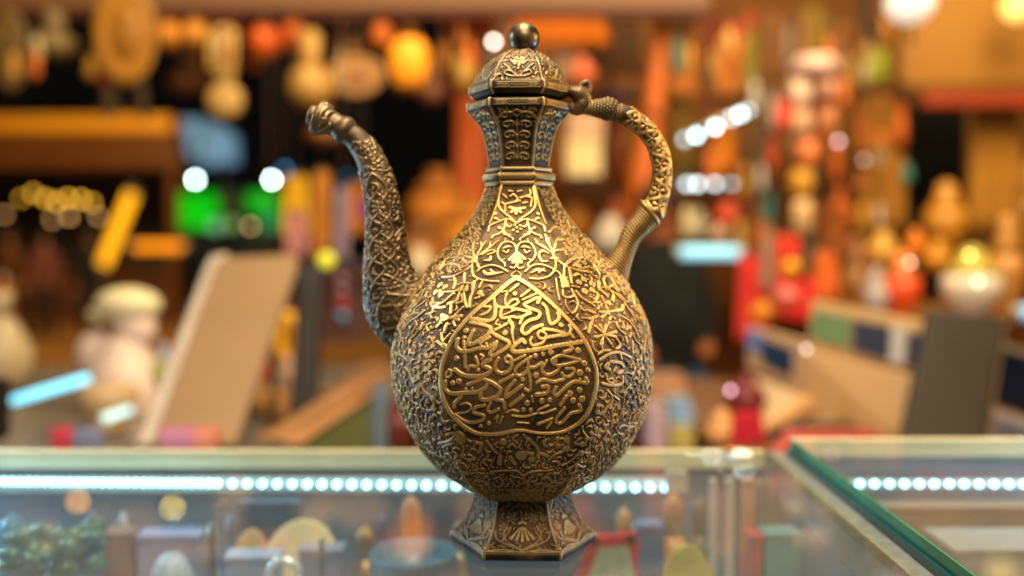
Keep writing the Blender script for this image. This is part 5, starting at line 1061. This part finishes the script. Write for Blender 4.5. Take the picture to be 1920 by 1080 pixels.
# ---------------------------------------------------------------- people
def person(label, J, cloth, skin, hair, legs, d):
    """one continuous figure from joints given in photo pixels, depth offset and radius px"""
    me = bpy.data.meshes.new('person'); names = list(J); idx = {n: i for i, n in enumerate(names)}
    pts = [P(J[n][0], J[n][1], d) + np.array([0, J[n][3], 0]) for n in names]
    E = [('pelvis', 'waist'), ('waist', 'chest'), ('chest', 'neck'), ('neck', 'jaw'), ('jaw', 'head')]
    for s in 'lr': E += [('chest', s + 'sh'), (s + 'sh', s + 'el'), (s + 'el', s + 'wr'), (s + 'wr', s + 'ha'), ('pelvis', s + 'hip'), (s + 'hip', s + 'kn'), (s + 'kn', s + 'an'), (s + 'an', s + 'to')]
    me.from_pydata([tuple(p) for p in pts], [(idx[a], idx[b]) for a, b in E], [])
    o = bpy.data.objects.new('tmp', me); COL.objects.link(o)
    mod = o.modifiers.new('s', 'SKIN'); sv = me.skin_vertices[0].data
    for n in names: r = m_px(J[n][2], d); sv[idx[n]].radius = (r, r); sv[idx[n]].use_root = n == 'pelvis'
    o.modifiers.new('b', 'SUBSURF').levels = 2; o.modifiers['b'].render_levels = 2
    bpy.context.view_layer.update(); dg = bpy.context.evaluated_depsgraph_get()
    m2 = bpy.data.meshes.new_from_object(o.evaluated_get(dg)); bpy.data.objects.remove(o); m2.name = 'person'
    m2.materials.clear()
    for c in (cloth, skin, legs): m2.materials.append(paint(lin(*c), .95, bump=0.3))
    P3 = np.array([v.co for v in m2.vertices]); JP = np.array(pts)
    def region(a, b):                                   # 0 clothes, 1 skin, 2 legs
        if b in ('jaw', 'head') or b[1:] == 'ha': return 1
        return 2 if b[1:] in ('hip', 'kn', 'an', 'to') else 0
    SEG = [(JP[idx[a]], JP[idx[b]], m_px(J[a][2], d), m_px(J[b][2], d), region(a, b)) for a, b in E]
    for p in m2.polygons:
        c = P3[list(p.vertices)].mean(0); best = (1e9, 0)
        for A, B, ra, rb, g in SEG:
            ab = B - A; q = min(1.0, max(0.0, float((c - A) @ ab / (ab @ ab + 1e-12)))); v = float(np.linalg.norm(c - A - q * ab)) - (ra + (rb - ra) * q)
            if v < best[0]: best = (v, g)
        p.material_index = best[1]; p.use_smooth = True
    t = thing('person', label, 'person', (pts[idx['pelvis']][0], pts[idx['pelvis']][1], -0.98))
    m2.transform(__import__('mathutils').Matrix.Translation(-Vector(wloc(t))))
    b = bpy.data.objects.new('figure', m2); COL.objects.link(b); b.parent = t
    h = J['head']; c = P(h[0], h[1], d) + np.array([0, h[3], 0]); r = m_px(h[2], d)
    mesh('hair', ball(c + [0, r * .18, r * .30], r * 1.10, r * 1.12, r * 1.02, 18, 12), paint(lin(*hair), .7), t)
    f = c + np.array([0, -r * .98, -r * .15])
    mesh('nose', ball(f, r * .16, r * .22, r * .22, 10, 8), paint(lin(*skin), .6), t)
    for s in (-1, 1): mesh('eye', ball(f + [s * r * .38, r * .10, r * .18], r * .11, r * .08, r * .08, 10, 8), paint((.02, .015, .01), .3), t)
    mesh('mouth', ball(f + [0, r * .12, -r * .42], r * .26, r * .08, r * .06, 10, 8), paint(lin(130, 60, 50), .5), t)
    return t
person('person in a black top and blue jeans sitting behind the ewer, below the handle',
       dict(pelvis=(1252, 690, 64, 0), waist=(1250, 630, 76, 0), chest=(1246, 535, 84, 0), neck=(1240, 446, 26, 0), jaw=(1236, 418, 26, -.02), head=(1234, 386, 38, -.02),
            lsh=(1192, 500, 38, 0), lel=(1186, 590, 24, -.05), lwr=(1196, 650, 16, -.14), lha=(1200, 672, 14, -.18), rsh=(1300, 505, 38, 0), rel=(1322, 590, 24, -.02), rwr=(1318, 642, 15, -.06), rha=(1310, 664, 13, -.10),
            lhip=(1232, 712, 36, -.05), lkn=(1240, 742, 30, -.36), lan=(1244, 900, 20, -.34), lto=(1240, 930, 18, -.44), rhip=(1290, 712, 36, -.03), rkn=(1322, 740, 30, -.34), ran=(1330, 900, 20, -.30), rto=(1334, 930, 18, -.40)), (2, 2, 2), (150, 84, 46), (60, 30, 16), (44, 60, 92), 2.7)
stl = thing('stool', 'low wooden stool under the seated person in black', 'stool', P(1262, 1000, 2.72)); a = P(1262, 752, 2.72)
mesh('seat', lathe((a[0], a[1], a[2] - .03), [(.15, 0), (.17, .01), (.17, .025), (.15, .03)], 20), paint(lin(90, 56, 30), .6), stl)
for q in range(4): mesh('leg', tube([(a[0] + .1 * math.cos(q * 1.57 + .8), a[1] + .1 * math.sin(q * 1.57 + .8), a[2] - .031), (a[0] + .14 * math.cos(q * 1.57 + .8), a[1] + .14 * math.sin(q * 1.57 + .8), -.979)], .014, 8), paint(lin(80, 50, 26), .6), stl)
def walker(label, px, cloth, legs, d, hy, sc):
    k = sc
    J = dict(pelvis=(0, 92, 13, 0), waist=(0, 74, 13, 0), chest=(0, 52, 16, 0), neck=(0, 27, 6, 0), jaw=(0, 20, 6.5, -.02), head=(0, 11, 10, -.02), lsh=(-19, 38, 7, 0), lel=(-24, 66, 5.5, .02), lwr=(-23, 90, 4, -.06), lha=(-22, 98, 3.6, -.08), rsh=(19, 38, 7, 0), rel=(25, 66, 5.5, .04), rwr=(22, 90, 4, -.04), rha=(21, 98, 3.6, -.06),
             lhip=(-9, 98, 9, 0), lkn=(-10, 138, 7, -.08), lan=(-11, 178, 5, .06), lto=(-12, 184, 4.5, -.08), rhip=(9, 98, 9, 0), rkn=(11, 138, 7, .02), ran=(12, 178, 5, .1), rto=(12, 184, 4.5, -.02))
    person(label, {n: (px + v[0] * k, hy + v[1] * k, v[2] * k, v[3]) for n, v in J.items()}, cloth, (190, 120, 80), (24, 16, 10), legs, d)
walker('far pedestrian in dark clothes standing under the wooden kiosk roof', 172, (22, 18, 16), (14, 12, 12), 9.5, 432, 1.16)
walker('far pedestrian in a dull rose top left of the one in dark clothes', 84, (120, 60, 54), (30, 24, 22), 10.5, 436, 1.03)
walker('far pedestrian in brown at the left edge', 18, (96, 48, 18), (60, 30, 14), 9.0, 428, 1.22)
# ---------------------------------------------------------------- wooden kiosk across the street
KD = 12.0
kk = thing('kiosk', 'wooden market kiosk with a layered roof edge painted bright as if lit at the left', 'kiosk', (*P(120, 500, KD)[:2], -0.98))
W1 = paint(lin(226, 146, 22), .5, 0, .2, 2); W2 = paint(lin(118, 62, 10), .5, 0, .2, 2); W3 = paint(lin(108, 56, 8), .55, 0, .2, 2); WD = paint(lin(40, 20, 8), .7)  # roof edge brighter than fascia and soffit: its lamplight is in the colour
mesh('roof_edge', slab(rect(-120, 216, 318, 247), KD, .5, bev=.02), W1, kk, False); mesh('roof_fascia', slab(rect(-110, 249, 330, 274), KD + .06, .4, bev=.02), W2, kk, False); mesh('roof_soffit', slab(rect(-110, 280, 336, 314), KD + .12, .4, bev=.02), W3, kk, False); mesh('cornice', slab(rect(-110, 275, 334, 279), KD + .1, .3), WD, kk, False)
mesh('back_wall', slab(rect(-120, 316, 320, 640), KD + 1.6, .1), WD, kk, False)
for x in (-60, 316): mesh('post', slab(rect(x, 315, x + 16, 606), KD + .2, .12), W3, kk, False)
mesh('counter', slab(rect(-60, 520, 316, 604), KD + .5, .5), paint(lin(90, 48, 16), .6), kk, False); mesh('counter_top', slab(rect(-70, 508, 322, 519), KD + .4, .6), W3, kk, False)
dr = thing('sky_lamp_shade', 'small dark roof finial on the kiosk roof', 'finial', P(212, 214, KD + .2)); b = P(212, 215, KD + .2); mesh('finial_body', lathe(b, [(.2, .003), (.22, .05), (.1, .12), (.12, .2), (.02, .3)], 14), WD, dr); mesh('finial_ball', ball(b + [0, 0, .33], .05), WD, dr)
for i, (x, y, w, s) in enumerate(((40, 372, 26, .5), (62, 362, 26, .8), (84, 372, 26, 1.2), (106, 378, 28, 1.2), (128, 372, 28, 1.2), (152, 374, 28, 1.2), (172, 380, 26, .9), (98, 412, 28, .55), (130, 406, 28, .9), (184, 406, 28, .7), (8, 402, 26, .5))):
    bulb(['yellow bulb leftmost in the kiosk bulb string', 'yellow bulb second from the left in the kiosk bulb string', 'bright yellow bulb third in the kiosk bulb string', 'bright yellow bulb fourth in the kiosk bulb string', 'bright yellow bulb fifth in the kiosk bulb string', 'bright yellow bulb sixth in the kiosk bulb string', 'yellow bulb rightmost in the kiosk bulb string', 'dim tan bulb left in the lower kiosk trio', 'bright tan bulb in the middle of the lower kiosk trio', 'tan bulb right in the lower kiosk trio', 'dim pinkish bulb at the left edge of the kiosk'][i], x, y, 9, KD + .3, (255, 190, 60) if i < 7 else (240, 180, 110), s * 5.0, 'bulbs hanging in the kiosk')
tubelamp('bright yellow slanting tube lamp before the kiosk', (248, 362), (194, 496), 22, 7.0, (255, 172, 24), 1.7); tubelamp('level orange tube lamp right of the slanting one', (252, 463), (344, 463), 16, 9.0, (240, 140, 10), 1.3)
tubelamp('dim orange tube lamp at the left edge by the pedestrians', (2, 530), (14, 600), 24, 8.0, (190, 80, 10), .35)
# ---------------------------------------------------------------- bluish awning and green signs far down the street
aw = thing('awning', 'pale blue glowing awning right of the kiosk roof', 'awning', P(380, 330, 15)); mesh('canopy', slab([(322, 222), (382, 224), (436, 252), (438, 306), (360, 300), (326, 274)], 15, .3), glow(lin(96, 136, 170), .75), aw, False); mesh('awning_rib', tube([P(382, 226, 14.97), P(372, 300, 14.97)], .04, 8), paint(lin(120, 150, 170), .5), aw); mesh('awning_post', tube([P(420, 300, 15.1), P(420, 520, 15.1)], .04, 8), paint(lin(60, 60, 60), .5), aw)  # canopy glows by itself; the light on it is put into the material
for l, x, y, w, c, s in (('intense white street lamp over the left green sign', 366, 337, 6, (225, 255, 248), 70.0), ('intense white street lamp over the right green sign', 509, 337, 6, (225, 255, 248), 70.0), ('blue lamp beside the right white street lamp', 533, 319, 10, (50, 120, 175), 5), ('blue lamp half hidden behind the spout', 652, 333, 8, (40, 100, 130), 4), ('pale blue lamp under the awning', 394, 292, 40, (90, 140, 175), .8), ('tan lamp under the right green sign', 470, 424, 8, (235, 190, 120), 6), ('pale green lamp between the two green signs', 434, 420, 22, (150, 190, 110), .8), ('pale teal lamp under the left green sign', 404, 424, 24, (120, 200, 150), .7)): bulb(l, x, y, w, 16, c, s, name='street_lamp')
for l, q, c, s in (('glowing green sign under the left white lamp', [(322, 362), (404, 362), (408, 400), (416, 428), (330, 428), (322, 400)], (0, 190, 8), .9), ('glowing green sign under the right white lamp', [(464, 360), (520, 360), (520, 398), (464, 398)], (0, 170, 20), .85), ('dim green red sign between the two green signs', [(412, 360), (456, 360), (456, 396), (412, 396)], (70, 80, 16), .35), ('tall teal green sign behind the leaning board', [(490, 402), (522, 402), (522, 470), (490, 470)], (0, 150, 84), .7)):
    t = thing('lit_sign', l, 'sign', P(q[0][0], q[0][1], 17), 'green signs down the street'); mesh('sign_face', slab(q, 17, .1), glow(lin(*c), s), t, False); x0, x1 = q[0][0], q[1][0]; mesh('sign_bracket', slab(rect(x0 + 4, q[0][1] - 8, x1 - 4, q[0][1] - 3), 17.02, .06), paint(lin(40, 40, 40), .5), t, False)
sf = thing('far_stall', 'dim grey stall front below the green signs', 'stall', (*P(430, 500, 16.5)[:2], -.98)); mesh('stall_front', slab(rect(350, 436, 520, 545), 16.5, .4), paint(lin(40, 44, 54), .6), sf, False); mesh('stall_top', slab(rect(344, 430, 526, 435), 16.4, .6), paint(lin(90, 80, 60), .6), sf, False)
# ---------------------------------------------------------------- colourful rack behind the spout
rk = thing('toy_rack', 'dark wooden rack with bright goods behind the spout', 'rack', P(610, 800, 2.0)); DKW = paint(lin(30, 16, 14), .5)
mesh('rack_post', slab([(558, 498), (600, 498), (586, 806), (540, 806)], [1.62, 1.62, 1.52, 1.52], .04, bev=.003), DKW, rk, False); mesh('rack_bar', slab([(556, 494), (690, 488), (690, 508), (556, 512)], 2.02, .05, bev=.003), paint(lin(60, 36, 40), .5), rk, False); mesh('rack_foot', slab([(545, 790), (690, 708), (690, 724), (552, 806)], [1.75, 2.1, 2.1, 1.75], .03), DKW, rk, False)
mesh('rack_back', slab([(600, 512), (690, 508), (690, 640), (592, 640)], 2.15, .02), paint(lin(80, 46, 40), .6), rk, False)
for a in [('yellow cloth hanging at the left of the bright rack', 556, 330, 440, 56, 2.35, (236, 176, 24), 3), ('rose and cream cloth hanging below the yellow one', 556, 400, 480, 46, 2.3, (196, 130, 130), 3), ('tan orange cloth in the middle of the bright rack', 604, 322, 486, 36, 2.4, (200, 128, 50), 3), ('mauve white cloth strip on the bright rack', 640, 352, 486, 26, 2.3, (176, 150, 176), 2), ('orange cloth right of the mauve strip behind the spout', 668, 345, 440, 32, 2.4, (206, 122, 30), 2), ('purple short cloth touching the spout edge', 682, 370, 410, 22, 2.25, (110, 40, 150), 2)]: scarf(*a)
bulb('yellow oval lamp on top of the dark rack', 612, 487, 30, 1.95, (220, 215, 60), .9)
strand('red white and blue bead strand hanging inside the dark rack', 642, 512, 610, 12, 2.0, [(130, 90, 110), (150, 110, 130), (190, 30, 40), (100, 150, 200)])
yr = tl('yellow_ring', 'yellow ring shaped toy left of the dark post', 'toy', 534, 680, 1.9); aa = np.linspace(0, 2 * math.pi, 25)
mesh('ring_tube', tube([P(540 + 17 * math.cos(q), 634 + 40 * math.sin(q), 1.9) for q in aa], .014, 10), paint(lin(236, 164, 20), .4), yr); mesh('ring_tag', ball(P(540, 678, 1.9), .014, .008, .014), paint(lin(220, 180, 120), .5), yr)
scarf('teal grey ribbon hanging left of the yellow ring toy', 502, 600, 676, 26, 1.95, (120, 160, 150), 2); scarf('pink ribbon hanging above the teal grey ribbon', 528, 540, 610, 26, 2.0, (176, 90, 100), 2)
pot('small crimson cup below the teal grey ribbon', 490, 680, 710, 50, 1.85, (206, 6, 40), None, 'cup', 'cup')
pot('pale pink bottle between the yellow ring and dark post', 540, 660, 730, 30, 1.8, (220, 176, 150)); pot('honey coloured bowl left of the dark post foot', 500, 716, 776, 90, 1.7, (214, 150, 70), None, 'bowl', 'bowl'); pot('tan bowl at the dark post foot', 530, 742, 790, 70, 1.62, (196, 130, 66), None, 'bowl', 'bowl')
# ---------------------------------------------------------------- leaning board and neighbours on the left counter
lc = thing('left_counter', 'greyish counter carrying the leaning board at the left', 'counter', P(350, 1000, 1.6)); mesh('counter_top', vbox((-1.9, 0.75, -0.165), (-0.235, 1.75, -0.14), .004), paint(lin(128, 118, 110), .3), lc, False); mesh('counter_front', vbox((-1.88, 0.77, -.97), (-.25, 1.73, -.166)), paint(lin(90, 60, 40), .6), lc, False)
lb = thing('leaning_board', 'tall tan board with rounded top leaning on the left counter', 'board', P(360, 830, 1.3))
TB = paint(lin(146, 112, 76), .6, 0, .22, 7)
q = [(402, 500), (412, 488), (430, 482), (548, 476), (556, 480), (556, 500), (440, 832), (284, 832)]; dd = [1.48, 1.49, 1.495, 1.5, 1.5, 1.48, 1.24, 1.24]
mesh('board_face', slab(q, dd, .012, bev=.002), TB, lb, False)
q2 = [(384, 500), (396, 480), (424, 474), (430, 482), (412, 488), (402, 500), (284, 832), (258, 832)]; mesh('board_edge', slab(q2, [1.49, 1.50, 1.505, 1.497, 1.492, 1.482, 1.242, 1.242], .016), paint(lin(190, 172, 156), .55), lb, False)
mesh('back_leg', slab([(500, 640), (512, 640), (520, 820), (506, 820)], [1.46, 1.46, 1.6, 1.6], .012), TB, lb, False)
fg = tl('figurine', 'pale pink porcelain figurine with a cream green hat at the left', 'figurine', 240, 800, 1.75); fz = 1.75
PK = paint(lin(244, 214, 200), .5, 0, .1, 6); CR = paint(lin(240, 222, 178), .5, 0, .2, 9)
mesh('figurine_body', lathe(P(236, 800, fz), [(m_px(r, fz), m_px(h, fz)) for r, h in ((58, 0), (68, 20), (70, 60), (66, 100), (54, 130), (42, 150), (38, 170))], 24), PK, fg)
mesh('figurine_arm', ball(P(180, 664, fz), m_px(38, fz), m_px(26, fz), m_px(44, fz)), PK, fg); mesh('figurine_head', ball(P(252, 612, fz), m_px(40, fz), m_px(36, fz), m_px(44, fz)), PK, fg)
mesh('hat', ball(P(240, 572, fz), m_px(62, fz), m_px(48, fz), m_px(34, fz)), CR, fg); mesh('hat_brim', ball(P(192, 590, fz), m_px(28, fz), m_px(24, fz), m_px(16, fz)), CR, fg)
pot('small blue grey jar between the figurine and leaning board', 308, 640, 740, 44, 1.6, (170, 160, 176)); pot('yellow green jar right of the figurine', 300, 670, 720, 34, 1.5, (196, 190, 110))
pot('peach bowl in front of the figurine', 206, 720, 810, 110, 1.55, (220, 180, 130), None, 'bowl', 'bowl', prof=[(.45, 0), (.5, .05), (.8, .3), (1, .7), (1, .95), (.9, 1)])
tubelamp('pale blue tube lamp slanting at the left edge', (22, 752), (168, 708), 16, 1.55, (120, 215, 245), 2.0, d2=1.6); tubelamp('short pale mint tube lamp below the figurine', (190, 786), (244, 768), 16, 1.45, (190, 228, 222), 1.5, d2=1.5)
cb2 = thing('cream_vase', 'cream vase at the left edge above the blue tube lamp', 'vase', P(8, 720, 1.9)); b = P(6, 735, 1.9); mesh('vase_body', lathe(b, [(.03, 0), (.055, .04), (.06, .08), (.035, .13), (.02, .15)], 20), paint(lin(200, 176, 140), .4), cb2); mesh('vase_neck', lathe(b, [(.02, .15), (.018, .18), (.026, .2)], 16), paint(lin(200, 176, 140), .4), cb2)
db = thing('black_box', 'black speaker box at the left edge behind the case', 'box', P(2, 835, 1.2)); mesh('box_body', slab(rect(-190, 730, -56, 850), 1.2, .1, bev=.004), paint(lin(14, 11, 8), .5), db, False); mesh('box_grille', slab(rect(-150, 745, -70, 800), 1.197, .002), paint(lin(24, 20, 16), .7), db, False)
for l, x, w, c in (('pink packet lying behind the case at the left', 112, 40, (206, 70, 90)), ('blue grey packet beside the pink packet', 158, 50, (130, 134, 160)), ('mauve packet in front of the leaning board', 330, 70, (186, 116, 132)), ('coral packet right of the mauve packet', 380, 46, (206, 120, 90))):
    pd = 1.25 if x < 200 else 1.13; t = thing('packet', l, 'packet', P(x, 838, pd)); mesh('wrapper', slab([(x - w / 2, 812), (x + w / 2, 808), (x + w / 2, 850), (x - w / 2, 850)], pd, .03, bev=.006), paint(lin(*c), .4), t, False); mesh('packet_seal', slab([(x - w / 2, 803), (x + w / 2, 799), (x + w / 2, 807), (x - w / 2, 811)], pd + .01, .004), paint(lin(*c), .4), t, False)
ob = thing('olive_case', 'olive green case with a tan rail right of the leaning board', 'case', P(640, 838, 1.3)); mesh('olive_side', slab([(570, 834), (706, 738), (706, 846), (570, 846)], [1.25, 1.5, 1.5, 1.25], .02), paint(lin(104, 108, 62), .5), ob, False); mesh('tan_rail', slab([(520, 824), (735, 690), (735, 716), (560, 836)], [1.22, 1.55, 1.55, 1.22], .03), paint(lin(160, 112, 70), .5), ob, False); mesh('case_top', slab([(590, 742), (690, 676), (735, 676), (735, 690)], [1.4, 1.56, 1.56, 1.56], .01), paint(lin(120, 84, 60), .5), ob, False); mesh('metal_corner', slab(rect(700, 720, 724, 846), 1.48, .02), paint(lin(150, 170, 190), .3, .5), ob, False)
pot('brick red jar between the olive case and the ewer', 748, 726, 840, 50, 1.6, (120, 56, 44))
# stall boxes seen right of the ewer belly
for l, x0, x1, y0, y1, dd, c in (('peach carton right of the ewer belly', 1216, 1286, 706, 766, 1.9, (196, 140, 104)), ('mauve grey carton below the peach carton', 1214, 1252, 764, 850, 1.6, (190, 160, 170)), ('pale blue carton beside the mauve grey carton', 1256, 1300, 754, 800, 1.62, (140, 170, 206)), ('yellow carton under the pale blue carton', 1258, 1302, 802, 850, 1.6, (196, 176, 90))):
    t = thing('carton', l, 'carton', P((x0 + x1) / 2, y1, dd)); mesh('carton_body', slab(rect(x0, y0 + 8, x1, y1), dd, .08, bev=.003), paint(lin(*c), .6), t, False); mesh('carton_flap', slab(rect(x0 + 1, y0, x1 - 1, y0 + 7), dd + .002, .07), paint(lin(*[int(v * .85) for v in c]), .6), t, False)
# bulbs hanging higher up, seen only mirrored in the counter glass
for l, x, y, c in (('orange bulb high over the street, mirrored leftmost in the counter glass', 120, -48.6, (255, 176, 80)), ('yellow bulb high over the street, mirrored second in the counter glass', 303, -60.8, (255, 220, 100)), ('warm bulb high over the street, mirrored behind the dark stand', 398, -68.7, (255, 190, 100))): bulb(l, x, y, 14, 18, c, 24.0)
